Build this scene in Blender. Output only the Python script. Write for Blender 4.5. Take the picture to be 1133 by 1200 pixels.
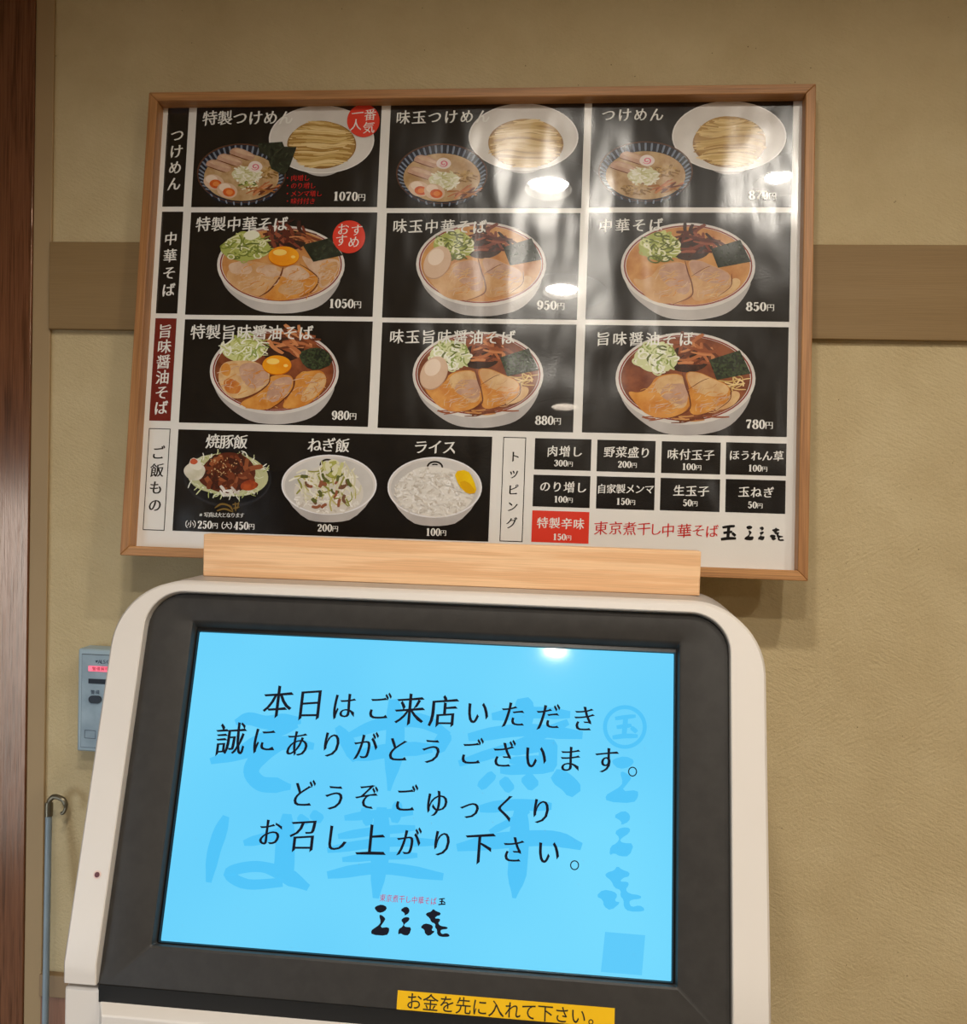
import bpy, bmesh, math, random
import numpy as np
from mathutils import Matrix, Vector

# ------------------------------------------------------------------ clear
for o in list(bpy.data.objects):
    bpy.data.objects.remove(o, do_unlink=True)
S = bpy.context.scene
COL = S.collection
rad = math.radians

# ------------------------------------------------------------------ camera
def rot(yaw, pitch, roll):
    yaw, pitch, roll = np.radians([yaw, pitch, roll])
    cy, sy, cp, sp, cr, sr = (np.cos(yaw), np.sin(yaw), np.cos(pitch), np.sin(pitch), np.cos(roll), np.sin(roll))
    return (np.array([[cy, -sy, 0], [sy, cy, 0], [0, 0, 1]]) @ np.array([[1, 0, 0], [0, cp, -sp], [0, sp, cp]])
            @ np.array([[cr, 0, sr], [0, 1, 0], [-sr, 0, cr]]))
CR = rot(5.8145, -1.9246, -1.628)
CC = np.array([.1283, -1.2895, 1.5074])
cam = bpy.data.objects.new('camera', bpy.data.cameras.new('camera'))
COL.objects.link(cam)
cam.data.sensor_fit = 'HORIZONTAL'
cam.data.sensor_width = 36
cam.data.lens = 36            # focal length 1133 px on a 1133 px wide frame
cam.data.clip_start = .02
m = np.eye(4)
m[:3, 0], m[:3, 1], m[:3, 2], m[:3, 3] = CR[:, 0], CR[:, 2], -CR[:, 1], CC
cam.matrix_world = Matrix(m.tolist())
S.camera = cam

# ------------------------------------------------------------------ light and exposure
S.view_settings.view_transform = 'Standard'
S.view_settings.look = 'None'
S.view_settings.gamma = 1
S.view_settings.use_curve_mapping = False
S.view_settings.exposure = 0.0
LAMP_POWER = [390, 850, 535, 1700, 550, 700]   # radiance of each downlight's bulb
LAMP_COLOR = (1.0, .93, .82)
DAY_POWER = 2.6             # daylight through the entrance door
DAY_COLOR = (.74, .87, 1.0)
CEIL = 2.45
LAMPS = [(.018, -1.09), (.572, -1.07), (.04, -1.72), (.035, -3.06), (1.40, -1.72), (1.40, -3.06)]  # last two are unseen lamps, added to lift the ambient light
w = bpy.data.worlds.new('world')
S.world = w
w.use_nodes = True
w.node_tree.nodes['Background'].inputs[0].default_value = (.75, .85, 1, 1)
w.node_tree.nodes['Background'].inputs[1].default_value = .05
day = bpy.data.lights.new('daylight', 'AREA')
day.shape = 'RECTANGLE'
day.size, day.size_y = .9, 1.36
day.energy = DAY_POWER
day.color = DAY_COLOR
day.spread = rad(52)
dayo = bpy.data.objects.new('daylight', day)
COL.objects.link(dayo)
dayo.location = (-1.83, -2.2, .74)
dayo.rotation_euler = (Vector((-.62, 0, .65)) - Vector(dayo.location)).to_track_quat('-Z', 'Y').to_euler()

# ------------------------------------------------------------------ helpers: materials
def lin(c):
    return tuple(((x / 255) / 12.92 if x / 255 <= .04045 else ((x / 255 + .055) / 1.055) ** 2.4) for x in c)
def rgba(c):
    return (*lin(c), 1)
MATS = {}
def new_mat(name):
    mt = bpy.data.materials.new(name)
    mt.use_nodes = True
    nt = mt.node_tree
    return mt, nt, nt.nodes['Principled BSDF']
def N(nt, t, **kw):
    n = nt.nodes.new(t)
    for k, v in kw.items():
        if k in n.inputs.keys():
            n.inputs[k].default_value = v
        else:
            setattr(n, k, v)
    return n
def noise_fac(nt, scale, stretch=(1, 1, 1), detail=3, rough=.55, coord='Object'):
    tc = N(nt, 'ShaderNodeTexCoord')
    mp = N(nt, 'ShaderNodeMapping')
    mp.inputs['Scale'].default_value = stretch
    nt.links.new(tc.outputs[coord], mp.inputs[0])
    nz = N(nt, 'ShaderNodeTexNoise')
    nz.inputs['Scale'].default_value = scale
    nz.inputs['Detail'].default_value = detail
    nz.inputs['Roughness'].default_value = rough
    nt.links.new(mp.outputs[0], nz.inputs['Vector'])
    return nz.outputs['Fac']
def ramp(nt, fac, stops):
    r = N(nt, 'ShaderNodeValToRGB')
    el = r.color_ramp.elements
    while len(el) < len(stops):
        el.new(.5)
    for e, (p, c) in zip(el, stops):
        e.position = p
        e.color = rgba(c)
    nt.links.new(fac, r.inputs[0])
    return r.outputs[0]
def bump(nt, fac, strength, dist, normal=None):
    b = N(nt, 'ShaderNodeBump')
    b.inputs['Strength'].default_value = strength
    b.inputs['Distance'].default_value = dist
    nt.links.new(fac, b.inputs['Height'])
    if normal is not None:
        nt.links.new(normal, b.inputs['Normal'])
    return b.outputs[0]

def ink(c, c2=None, scale=60., lo=.38, hi=.62, stretch=(1, 1, 1)):
    """printed colour under the glossy, slightly wavy film of the menu sheet"""
    key = ('ink', c, c2, scale, stretch)
    if key in MATS:
        return MATS[key]
    mt, nt, b = new_mat('printed_ink')
    if c2:
        nt.links.new(ramp(nt, noise_fac(nt, scale, stretch, 5), [(lo, c), (hi, c2)]), b.inputs['Base Color'])
    else:
        b.inputs['Base Color'].default_value = rgba(c)
    b.inputs['Roughness'].default_value = .22
    b.inputs['Specular IOR Level'].default_value = .62
    b.inputs['Coat Weight'].default_value = 1
    b.inputs['Coat Roughness'].default_value = .02
    w1 = noise_fac(nt, 7.5, (1.5, 1, .8), 1.6)
    n1 = bump(nt, w1, 1.0, .0078)
    g = noise_fac(nt, 420, (1, 1, 1), 2)
    nt.links.new(bump(nt, g, .25, .00035, n1), b.inputs['Normal'])
    cw = noise_fac(nt, 3.5, (1, 1, 1), 0)
    nt.links.new(bump(nt, cw, .25, .003), b.inputs['Coat Normal'])
    MATS[key] = mt
    return mt
def plain(name, c, rough=.5, c2=None, scale=8., spec=.5, bmp=None, metal=0, stretch=(1, 1, 1), coat=0):
    key = ('plain', name)
    if key in MATS:
        return MATS[key]
    mt, nt, b = new_mat(name)
    c2 = c2 or tuple(max(0, x - 5) for x in c)
    nt.links.new(ramp(nt, noise_fac(nt, scale, stretch, 3), [(.35, c), (.65, c2)]), b.inputs['Base Color'])
    b.inputs['Roughness'].default_value = rough
    b.inputs['Specular IOR Level'].default_value = spec
    b.inputs['Metallic'].default_value = metal
    b.inputs['Coat Weight'].default_value = coat
    if bmp:
        nt.links.new(bump(nt, noise_fac(nt, bmp[0], (1, 1, 1), 3), bmp[1], bmp[2]), b.inputs['Normal'])
    MATS[key] = mt
    return mt
def wood(name, dark, light, along='x', scale=9., fine=1.0, rough=.5, contrast=(.36, .64)):
    key = ('wood', name)
    if key in MATS:
        return MATS[key]
    mt, nt, b = new_mat(name)
    st = {'x': (.35, 9, 9), 'z': (9, 9, .35), 'y': (9, .35, 9)}[along]
    st2 = {'x': (1.5, 90, 90), 'z': (90, 90, 1.5), 'y': (90, 1.5, 90)}[along]
    f = noise_fac(nt, scale, st, 4, .6)
    base = ramp(nt, f, [(contrast[0], dark), (contrast[1], light)])
    f2 = noise_fac(nt, 9, st2, 2)
    mul = ramp(nt, f2, [(.3, (205, 205, 205)), (.6, (255, 255, 255))])
    mx = N(nt, 'ShaderNodeMix', data_type='RGBA', blend_type='MULTIPLY')
    mx.inputs[0].default_value = fine
    nt.links.new(base, mx.inputs[6])
    nt.links.new(mul, mx.inputs[7])
    nt.links.new(mx.outputs[2], b.inputs['Base Color'])
    b.inputs['Roughness'].default_value = rough
    nt.links.new(bump(nt, f2, .25, .0008), b.inputs['Normal'])
    MATS[key] = mt
    return mt
def lit(name, c, strength=1.0, c2=None, scale=3.):
    """a pixel colour of a display behind smooth glass"""
    key = ('lit', name)
    if key in MATS:
        return MATS[key]
    mt, nt, b = new_mat(name)
    b.inputs['Base Color'].default_value = (.006, .006, .007, 1)
    b.inputs['Roughness'].default_value = .06
    if c2:
        nt.links.new(ramp(nt, noise_fac(nt, scale, (1, 1, 1), 1), [(.3, c), (.7, c2)]), b.inputs['Emission Color'])
    else:
        b.inputs['Emission Color'].default_value = rgba(c)
    b.inputs['Emission Strength'].default_value = strength
    MATS[key] = mt
    return mt

# ------------------------------------------------------------------ helpers: planes and unprojection
def ray(px, py):
    d = CR @ np.array([(px - 566.5) / 1133, 1, -(py - 600) / 1133])
    return d / np.linalg.norm(d)
class Plane:
    """a tilted upright plane: u to the right, v up the slope, n out towards the room"""
    def __init__(s, o, tilt):
        s.o = np.array(o, float)
        t = rad(tilt)
        s.up = np.array([0, math.sin(t), math.cos(t)])
        s.n = np.array([0, -math.cos(t), math.sin(t)])
    def P(s, u, v, n=0.):
        return s.o + np.array([u, 0, 0]) + s.up * v + s.n * n
    def at(s, px, py, n=0.):
        o = s.o + s.n * n
        d = ray(px, py)
        q = CC + d * (((o - CC) @ s.n) / (d @ s.n)) - o
        return q[0], q @ s.up
BOARD = Plane((-.0321, -.03, 2.0134), 5.722)       # front face of the frame, origin at its top middle
SCR = Plane((-.0297, -.3029, 1.1764), 15.977)      # glass of the display, origin at its middle
SHEET = -.020                                      # the menu sheet lies this far behind the frame's front

# ------------------------------------------------------------------ helpers: meshes
def tag(o, label=None, cat=None, group=None, kind=None):
    for k, v in (('label', label), ('category', cat), ('group', group), ('kind', kind)):
        if v:
            o[k] = v
    return o
def empty(name, loc, rotx=0., label=None, cat=None, group=None):
    o = bpy.data.objects.new(name, None)
    o.empty_display_size = .1
    o.location = loc
    o.rotation_euler = (rotx, 0, 0)
    COL.objects.link(o)
    return tag(o, label, cat, group)
def root_matrix(o):
    while o.parent:
        o = o.parent
    return Matrix.Translation(o.location) @ o.rotation_euler.to_matrix().to_4x4()
class MB:
    """collects world-space shapes; build() links them as ONE mesh object"""
    def __init__(s):
        s.v, s.f, s.mi, s.mats = [], [], [], []
    def mat(s, m):
        if m not in s.mats:
            s.mats.append(m)
        return s.mats.index(m)
    def face(s, pts, m):
        i = len(s.v)
        s.v += [tuple(p) for p in pts]
        s.f.append(tuple(range(i, i + len(pts))))
        s.mi.append(s.mat(m))
    def tris(s, pts, faces, m):
        i = len(s.v)
        s.v += [tuple(p) for p in pts]
        k = s.mat(m)
        for f in faces:
            s.f.append(tuple(i + j for j in f))
            s.mi.append(k)
    def grid(s, rows, m, close_rows=False, close_cols=False):
        i = len(s.v)
        n, c = len(rows), len(rows[0])
        for r in rows:
            s.v += [tuple(p) for p in r]
        k = s.mat(m)
        for a in range(n if close_rows else n - 1):
            for b in range(c if close_cols else c - 1):
                s.f.append((i + a * c + b, i + a * c + (b + 1) % c, i + ((a + 1) % n) * c + (b + 1) % c, i + ((a + 1) % n) * c + b))
                s.mi.append(k)
    def box(s, lo, hi, m):
        x0, y0, z0 = lo
        x1, y1, z1 = hi
        p = [(x0, y0, z0), (x1, y0, z0), (x1, y1, z0), (x0, y1, z0), (x0, y0, z1), (x1, y0, z1), (x1, y1, z1), (x0, y1, z1)]
        s.tris(p, [(0, 3, 2, 1), (4, 5, 6, 7), (0, 1, 5, 4), (1, 2, 6, 5), (2, 3, 7, 6), (3, 0, 4, 7)], m)
    def tube(s, path, r, m, n=12, caps=True):
        path = [np.array(p, float) for p in path]
        rs = r if isinstance(r, (list, tuple)) else [r] * len(path)
        rows = []
        ref = np.array([0, 1., 0])
        for i, p in enumerate(path):
            t = path[min(i + 1, len(path) - 1)] - path[max(i - 1, 0)]
            t /= np.linalg.norm(t)
            a = np.cross(t, ref)
            if np.linalg.norm(a) < 1e-3:
                a = np.cross(t, [1, 0, 0])
            a /= np.linalg.norm(a)
            b = np.cross(t, a)
            rows.append([p + rs[i] * (a * math.cos(q) + b * math.sin(q)) for q in np.linspace(0, 2 * math.pi, n, endpoint=False)])
        s.grid(rows, m, close_cols=True)
        if caps:
            s.face(rows[0][::-1], m)
            s.face(rows[-1], m)
    def lathe(s, prof, c, m, n=40):
        rows = [[(c[0] + r * math.cos(q), c[1] + r * math.sin(q), c[2] + z) for q in np.linspace(0, 2 * math.pi, n, endpoint=False)] for r, z in prof]
        s.grid(rows, m, close_cols=True)
    def build(s, name, parent=None, smooth=True, bevel=0., weld=True, kind=None, ang=32):
        vs = s.v
        if parent is not None:
            inv = root_matrix(parent).inverted()
            vs = [inv @ Vector(p) for p in s.v]
        me = bpy.data.meshes.new(name)
        me.from_pydata([tuple(p) for p in vs], [], s.f)
        for m in s.mats:
            me.materials.append(m)
        me.polygons.foreach_set('material_index', s.mi)
        if weld:
            bm = bmesh.new()
            bm.from_mesh(me)
            bmesh.ops.remove_doubles(bm, verts=bm.verts, dist=1e-5)
            bmesh.ops.recalc_face_normals(bm, faces=bm.faces)
            bm.to_mesh(me)
            bm.free()
        if smooth:
            me.polygons.foreach_set('use_smooth', [True] * len(me.polygons))
            me.set_sharp_from_angle(angle=rad(ang))
        o = bpy.data.objects.new(name, me)
        COL.objects.link(o)
        if parent is not None:
            o.parent = parent
        if bevel:
            md = o.modifiers.new('bevel', 'BEVEL')
            md.width = bevel
            md.segments = 2
            md.limit_method = 'ANGLE'
        if kind:
            o['kind'] = kind
        return o

# ------------------------------------------------------------------ helpers: flat print
class Print(MB):
    """flat printed shapes on a plane; each shape is a hair above the one before"""
    def __init__(s, plane, n0, step=.00002):
        super().__init__()
        s.pl, s.n, s.step = plane, n0, step
        s.T = (0, 0, 1, 1)
    def use(s, x0, y0, sc):
        s.T = (x0, y0, sc, sc)
        return s
    def norm(s, cx, cy, rx, ry):
        s.T = (cx, cy, rx, ry)
        return s
    def uv(s, x, y):
        return s.pl.at(s.T[0] + x * s.T[2], s.T[1] + y * s.T[3], s.n)
    def up(s):
        s.n += s.step
    def poly(s, pts, m, smooth=0, jag=0, seed=0):
        if jag:
            rn = random.Random(seed)
            pts = [(x + rn.uniform(-jag, jag), y + rn.uniform(-jag, jag)) for x, y in pts]
        for _ in range(smooth):      # Chaikin
            q = []
            for i, a in enumerate(pts):
                b = pts[(i + 1) % len(pts)]
                q += [(.75 * a[0] + .25 * b[0], .75 * a[1] + .25 * b[1]), (.25 * a[0] + .75 * b[0], .25 * a[1] + .75 * b[1])]
            pts = q
        s.up()
        s.face([s.pl.P(*s.uv(x, y), s.n) for x, y in pts][::-1], m)
    def ell(s, cx, cy, rx, ry, m, rotd=0, n=48, noise=0, seed=0, a0=0, a1=360):
        rn = random.Random(seed)
        c, si = math.cos(rad(rotd)), math.sin(rad(rotd))
        ph = [rn.uniform(0, 6.28) for _ in range(4)]
        pts = []
        full = a1 - a0 >= 360
        for k in range(n):
            t = rad(a0 + (a1 - a0) * k / (n if full else n - 1))
            q = 1 + noise * sum(math.sin((j + 2) * t + ph[j]) / (j + 1.5) for j in range(4))
            x, y = rx * q * math.cos(t), ry * q * math.sin(t)
            pts.append((cx + x * c - y * si, cy + x * si + y * c))
        s.poly(pts, m)
    def ring(s, cx, cy, rx, ry, wd, m, rotd=0, n=48, wy=None):
        c, si = math.cos(rad(rotd)), math.sin(rad(rotd))
        wy = wd if wy is None else wy
        s.up()
        rows = []
        for k in (1, 0):
            rows.append([s.pl.P(*s.uv(cx + (rx - k * wd) * math.cos(t) * c - (ry - k * wy) * math.sin(t) * si,
                                      cy + (rx - k * wd) * math.cos(t) * si + (ry - k * wy) * math.sin(t) * c), s.n)
                         for t in np.linspace(0, 2 * math.pi, n, endpoint=False)])
        s.grid(rows, m, close_cols=True)
    def rib(s, pts, wd, m, sub=5, taper=(.5, .35), aspect=1.0):
        """a brush stroke: a smooth ribbon whose width tapers at both ends"""
        P = [np.array(p, float) for p in pts]
        if len(P) == 2:
            P = [P[0], (P[0] + P[1]) / 2, P[1]]
        Q = [2 * P[0] - P[1]] + P + [2 * P[-1] - P[-2]]
        out = []
        for i in range(1, len(Q) - 2):
            for k in range(sub):
                t = k / sub
                a, b, c, d = Q[i - 1], Q[i], Q[i + 1], Q[i + 2]
                out.append(.5 * (2 * b + (c - a) * t + (2 * a - 5 * b + 4 * c - d) * t * t + (3 * b - a - 3 * c + d) * t ** 3))
        out.append(P[-1])
        L, R = [], []
        n = len(out)
        for i, p in enumerate(out):
            t = out[min(i + 1, n - 1)] - out[max(i - 1, 0)]
            t = t / (np.linalg.norm(t) + 1e-9)
            nrm = np.array([-t[1], t[0]])
            f = i / (n - 1)
            wv = wd if not isinstance(wd, (list, tuple)) else np.interp(f, np.linspace(0, 1, len(wd)), wd)
            e = min(1, taper[0] + f * 6 * (1 - taper[0])) * min(1, taper[1] + (1 - f) * 5 * (1 - taper[1]))
            L.append(p + nrm * wv * e / 2)
            R.append(p - nrm * wv * e / 2)
        s.up()
        s.grid([[s.pl.P(*s.uv(*p), s.n) for p in L], [s.pl.P(*s.uv(*p), s.n) for p in R]], m)
    # ---- lettering
    def glyph(s, ch, x, y, h, m, style='brush', sx=1.0):
        """one character centred on picture point (x, y), h tall, upright on the plane"""
        px, py, pn = s.T[0] + x * s.T[2], s.T[1] + y * s.T[3], h * s.T[2]
        u, v = s.pl.at(px, py, s.n)
        u2, v2 = s.pl.at(px + pn, py, s.n)
        k = math.hypot(u2 - u, v2 - v)
        vs, fs = GLYPH(ch, style)
        s.up()
        s.tris([s.pl.P(u + a * k * sx, v + b * k, s.n) for a, b in vs], fs, m)
    def text(s, st, a, b, h, m, style='brush', sx=1.0):
        n = len(st)
        if style == 'brush':
            h *= .90
        for i, ch in enumerate(st):
            f = i / (n - 1) if n > 1 else 0
            s.glyph(ch, a[0] + (b[0] - a[0]) * f, a[1] + (b[1] - a[1]) * f, h, m, style, sx)
    def price(s, st, x0, x1, y, h, m, slope=0.02):
        """bold serif figures then a small yen sign between x0 and x1, figures h tall"""
        ws = [.62 if c.isdigit() else .72 for c in st]
        k = (x1 - x0) / sum(ws)
        x = x0
        for c, wv in zip(st, ws):
            cx = x + wv * k / 2
            yy = y + (cx - x0) * slope
            if c.isdigit():
                s.digit(c, cx, yy, k * .60, h, m)
            else:
                s.glyph(c, cx, yy + h * .10, min(k * .72, h * .82), m, 'price')
            x += wv * k
    def digit(s, c, cx, cy, wd, h, m):
        u, v = s.uv(cx, cy)
        ux, vx = s.uv(cx + wd, cy)
        uy, vy = s.uv(cx, cy - h)
        W, H = math.hypot(ux - u, vx - v), math.hypot(uy - u, vy - v)
        for kind, pts, wds in DIGITS[c]:
            s.up()
            if kind == 'p':
                s.face([s.pl.P(u + (x - .5) * W, v + (y - .5) * H, s.n) for x, y in pts], m)
            else:
                q = smooth_path(pts, 5)
                A, B = [], []
                n = len(q)
                for i, p in enumerate(q):
                    t = q[min(i + 1, n - 1)] - q[max(i - 1, 0)]
                    t = t * np.array([.62, 1.])
                    t /= np.linalg.norm(t) + 1e-9
                    nr = np.array([-t[1], t[0]])
                    wv = np.interp(i / (n - 1), np.linspace(0, 1, len(wds)), wds)
                    off = nr * np.array([1 / .62, 1]) * wv / 2
                    A.append(p + off)
                    B.append(p - off)
                s.grid([[s.pl.P(u + (x - .5) * W, v + (y - .5) * H, s.n) for x, y in r] for r in (A, B)], m)
    def build(s, name, parent):
        return super().build(name, parent, smooth=False, weld=False)
def smooth_path(pts, sub):
    P = [np.array(p, float) for p in pts]
    Q = [2 * P[0] - P[1]] + P + [2 * P[-1] - P[-2]]
    out = []
    for i in range(1, len(Q) - 2):
        for k in range(sub):
            t = k / sub
            a, b, c, d = Q[i - 1], Q[i], Q[i + 1], Q[i + 2]
            out.append(.5 * (2 * b + (c - a) * t + (2 * a - 5 * b + 4 * c - d) * t * t + (3 * b - a - 3 * c + d) * t ** 3))
    out.append(P[-1])
    return out
T_, K_ = .085, .235        # thin and thick parts of the bold serif figures
def arc(cx, cy, rx, ry, a0, a1, n=9):
    return [(cx + rx * math.cos(rad(a0 + (a1 - a0) * i / (n - 1))), cy + ry * math.sin(rad(a0 + (a1 - a0) * i / (n - 1)))) for i in range(n)]
DIGITS = {
    '0': [('r', arc(.5, .5, .33, .45, 90, 450, 17), [T_, K_, T_, K_, T_])],
    '1': [('r', [(.52, .98), (.52, .5), (.52, .04)], [K_, K_, K_]), ('r', [(.22, .03), (.5, .03), (.82, .03)], [.07, .07, .07]), ('r', [(.2, .84), (.36, .88), (.5, .96)], [.06, .1, .1])],
    '2': [('r', [(.2, .70), (.24, .88), (.5, .95), (.76, .80), (.70, .58), (.42, .32), (.16, .1)], [.2, .14, T_, K_, K_, .14, T_]), ('r', [(.14, .08), (.5, .09), (.84, .09)], [.16, .17, .18]), ('r', [(.82, .05), (.84, .16), (.86, .27)], [.1, .08, .05])],
    '3': [('r', [(.2, .76), (.3, .92), (.5, .95), (.72, .80), (.62, .58), (.42, .53)], [.2, .12, T_, K_, .2, T_]), ('r', [(.42, .53), (.70, .45), (.76, .24), (.52, .05), (.26, .09), (.18, .26)], [T_, .18, K_, T_, .12, .2])],
    '4': [('r', [(.66, .97), (.66, .5), (.66, .04)], [.25, .25, .25]), ('r', [(.64, .95), (.36, .58), (.08, .28)], [.1, .08, .08]), ('r', [(.06, .27), (.5, .27), (.94, .27)], [.09, .09, .09]), ('r', [(.44, .03), (.66, .03), (.88, .03)], [.06, .06, .06])],
    '5': [('r', [(.26, .96), (.24, .75), (.22, .52)], [.09, .08, .07]), ('r', [(.24, .92), (.5, .91), (.8, .92)], [.15, .14, .14]), ('r', [(.22, .53), (.46, .62), (.72, .50), (.76, .26), (.54, .06), (.28, .08), (.2, .24)], [.06, T_, .22, K_, .14, .1, .2])],
    '7': [('r', [(.16, .9), (.5, .9), (.84, .91)], [.16, .17, .14]), ('r', [(.84, .90), (.60, .55), (.46, .28), (.44, .04)], [.08, .15, .24, K_]), ('r', [(.17, .95), (.15, .82), (.13, .72)], [.1, .08, .05])],
    '8': [('r', arc(.5, .74, .27, .215, 90, 450, 13), [T_, .22, T_, .22, T_]), ('r', arc(.5, .27, .33, .235, 90, 450, 13), [T_, K_, T_, K_, T_])],
    '9': [('r', arc(.48, .66, .30, .29, 90, 450, 13), [T_, K_, T_, K_, T_]), ('r', [(.80, .66), (.76, .30), (.56, .07), (.3, .07), (.22, .22)], [K_, .24, .12, .1, .2])],
}
# ---- glyph outlines: taken from the text objects of Blender's own font, then given a brush-like stress
CHARS = sorted(set('特製つけめん中華そば旨味醤油味玉ご飯ものトッピング焼豚飯ねぎ飯ライス肉増し野菜盛り味付玉子ほうれん草のり増自家製メンマ生玉子辛円'
                   '一番人気おすすめ・き※写真は大となります(小)（）東京煮干し本日はご来店いただき誠にありがとうございます。どうぞごゆっくりお召し上がり下さい。'
                   'お金を先に入れて下さい国ALSOK警備解除'))
RAW = {}
def load_glyphs():
    tmp = []
    for style, off in (('n', 0.0),):
        for ch in CHARS:
            cu = bpy.data.curves.new('glyph', 'FONT')
            cu.body = ch
            cu.size = 1
            cu.resolution_u = 3
            cu.offset = off
            o = bpy.data.objects.new('glyph', cu)
            COL.objects.link(o)
            tmp.append((style, ch, o, cu))
    dg = bpy.context.evaluated_depsgraph_get()
    for style, ch, o, cu in tmp:
        ev = o.evaluated_get(dg)
        me = ev.to_mesh()
        RAW[style, ch] = ([(v.co.x, v.co.y) for v in me.vertices], [tuple(p.vertices) for p in me.polygons])
        ev.to_mesh_clear()
    for style, ch, o, cu in tmp:
        bpy.data.objects.remove(o)
        bpy.data.curves.remove(cu)
load_glyphs()
_ref = np.array(RAW['n', '国'][0])
_c0, _sz = (_ref.min(0) + _ref.max(0)) / 2, float((_ref.max(0) - _ref.min(0)).max()) * 1.04
_cache = {}
STYLES = {   # source weight, extra width of uprights, extra width of level strokes, slope, slanted ends, bow
    'brush': ('n', .026, .004, .10, .060), 'script': ('n', .018, -.006, .11, .065),
    'light': ('n', .012, -.006, .11, .055), 'gothic': ('n', .004, .004, 0, 0), 'price': ('n', .022, -.010, 0, 0)}
def GLYPH(ch, style):
    if (ch, style) in _cache:
        return _cache[ch, style]
    src, ax, ay, slope, slant = STYLES[style]
    vs, fs = RAW[src, ch]
    V = (np.array(vs) - _c0) / _sz
    # weld to find outline edges
    key, idx, uniq = {}, [], []
    for p in V:
        k = (round(p[0], 5), round(p[1], 5))
        if k not in key:
            key[k] = len(uniq)
            uniq.append(p)
        idx.append(key[k])
    V = np.array(uniq)
    F = [tuple(idx[i] for i in f) for f in fs]
    F = [f for f in F if len(set(f)) == len(f)]
    cnt = {}
    for f in F:
        for i in range(len(f)):
            cnt[f[i], f[(i + 1) % len(f)]] = 1
    nxt, prv = {}, {}
    for (a, b) in cnt:
        if (b, a) not in cnt:
            nxt[a] = b
            prv[b] = a
    D = np.zeros_like(V)
    def unit(x):
        return x / (np.linalg.norm(x) + 1e-9)
    for a in nxt:
        if a not in prv:
            continue
        e0, e1 = unit(V[a] - V[prv[a]]), unit(V[nxt[a]] - V[a])
        nrm = unit(np.array([e0[1], -e0[0]]) + np.array([e1[1], -e1[0]]))
        D[a] += nrm * np.array([ax, ay])
    if slant:
        for a, b in list(nxt.items()):
            if a not in prv or b not in nxt:
                continue
            L = np.linalg.norm(V[b] - V[a])
            if L > .14 or L < .03:
                continue
            e0, e, e1 = unit(V[a] - V[prv[a]]), unit(V[b] - V[a]), unit(V[nxt[b]] - V[b])
            c0, c1 = e0[0] * e[1] - e0[1] * e[0], e[0] * e1[1] - e[1] * e1[0]
            if c0 > .75 and c1 > .75:           # the square end of a stroke: cut it on the slant
                outw = unit(e0 - e1)
                if outw[0] > .5:                 # right ends press down
                    D[b] += outw * (-.02) + np.array([-.01, .012])
                    D[a] += outw * slant + np.array([0, -.012])
                elif outw[1] < -.5:              # lower ends run out
                    D[a] += outw * slant
                    D[b] += outw * -.02
                elif outw[0] < -.5:
                    D[a] += outw * slant * .8
                    D[b] += outw * -.01
                else:
                    D[a] += outw * .01
                    D[b] += outw * slant * .6
    V = V + D
    V = np.stack([V[:, 0] + .02 * V[:, 1], V[:, 1] + slope * V[:, 0] - slope * .9 * np.maximum(0, V[:, 0]) * (V[:, 1] < -.3)], 1) if slope else V
    _cache[ch, style] = (V.tolist(), F)
    return _cache[ch, style]

# ================================================================== THE SETTING
def juraku():
    mt, nt, b = new_mat('juraku_plaster')
    f = noise_fac(nt, 9, (1, 1, 1), 6, .62)
    base = ramp(nt, f, [(.32, (198, 178, 138)), (.55, (206, 187, 147)), (.72, (212, 194, 155))])
    tc = N(nt, 'ShaderNodeTexCoord')
    vo = N(nt, 'ShaderNodeTexVoronoi')
    vo.inputs['Scale'].default_value = 40
    nt.links.new(tc.outputs['Object'], vo.inputs['Vector'])
    spk = ramp(nt, vo.outputs['Distance'], [(.018, (96, 72, 50)), (.040, (255, 255, 255))])
    mx = N(nt, 'ShaderNodeMix', data_type='RGBA', blend_type='MULTIPLY')
    mx.inputs[0].default_value = .8
    nt.links.new(base, mx.inputs[6])
    nt.links.new(spk, mx.inputs[7])
    nt.links.new(mx.outputs[2], b.inputs['Base Color'])
    b.inputs['Roughness'].default_value = .9
    b.inputs['Specular IOR Level'].default_value = .15
    # trowel sweeps: short drawn-out marks in two directions, patch by patch
    def sweep(angle):
        mp = N(nt, 'ShaderNodeMapping')
        mp.vector_type = 'TEXTURE'
        mp.inputs['Rotation'].default_value = (0, angle, 0)
        mp.inputs['Scale'].default_value = (1 / 60, 1 / 100, 1 / 330)
        nt.links.new(tc.outputs['Object'], mp.inputs[0])
        st = N(nt, 'ShaderNodeTexNoise')
        st.inputs['Scale'].default_value = 1
        st.inputs['Detail'].default_value = 3
        nt.links.new(mp.outputs[0], st.inputs['Vector'])
        return st.outputs['Fac']
    mask = ramp(nt, noise_fac(nt, 6, (1, 1, 1), 2), [(.45, (0, 0, 0)), (.55, (255, 255, 255))])
    mm = N(nt, 'ShaderNodeMix', data_type='FLOAT')
    nt.links.new(mask, mm.inputs[0])
    nt.links.new(sweep(rad(24)), mm.inputs[2])
    nt.links.new(sweep(rad(-38)), mm.inputs[3])
    n1 = bump(nt, mm.outputs[0], .5, .0022)
    g = noise_fac(nt, 210, (1, 1, 1), 4, .7)
    nt.links.new(bump(nt, g, .8, .0022, n1), b.inputs['Normal'])
    return mt
plaster = juraku()
XL = -.616                                     # where the plaster starts at the left
def struct(name, lo, hi, m, bevel=0., label=None):
    b = MB()
    b.box(lo, hi, m)
    o = b.build(name, bevel=bevel, kind='structure')
    if label:
        o['label'] = label
    return o
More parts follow.
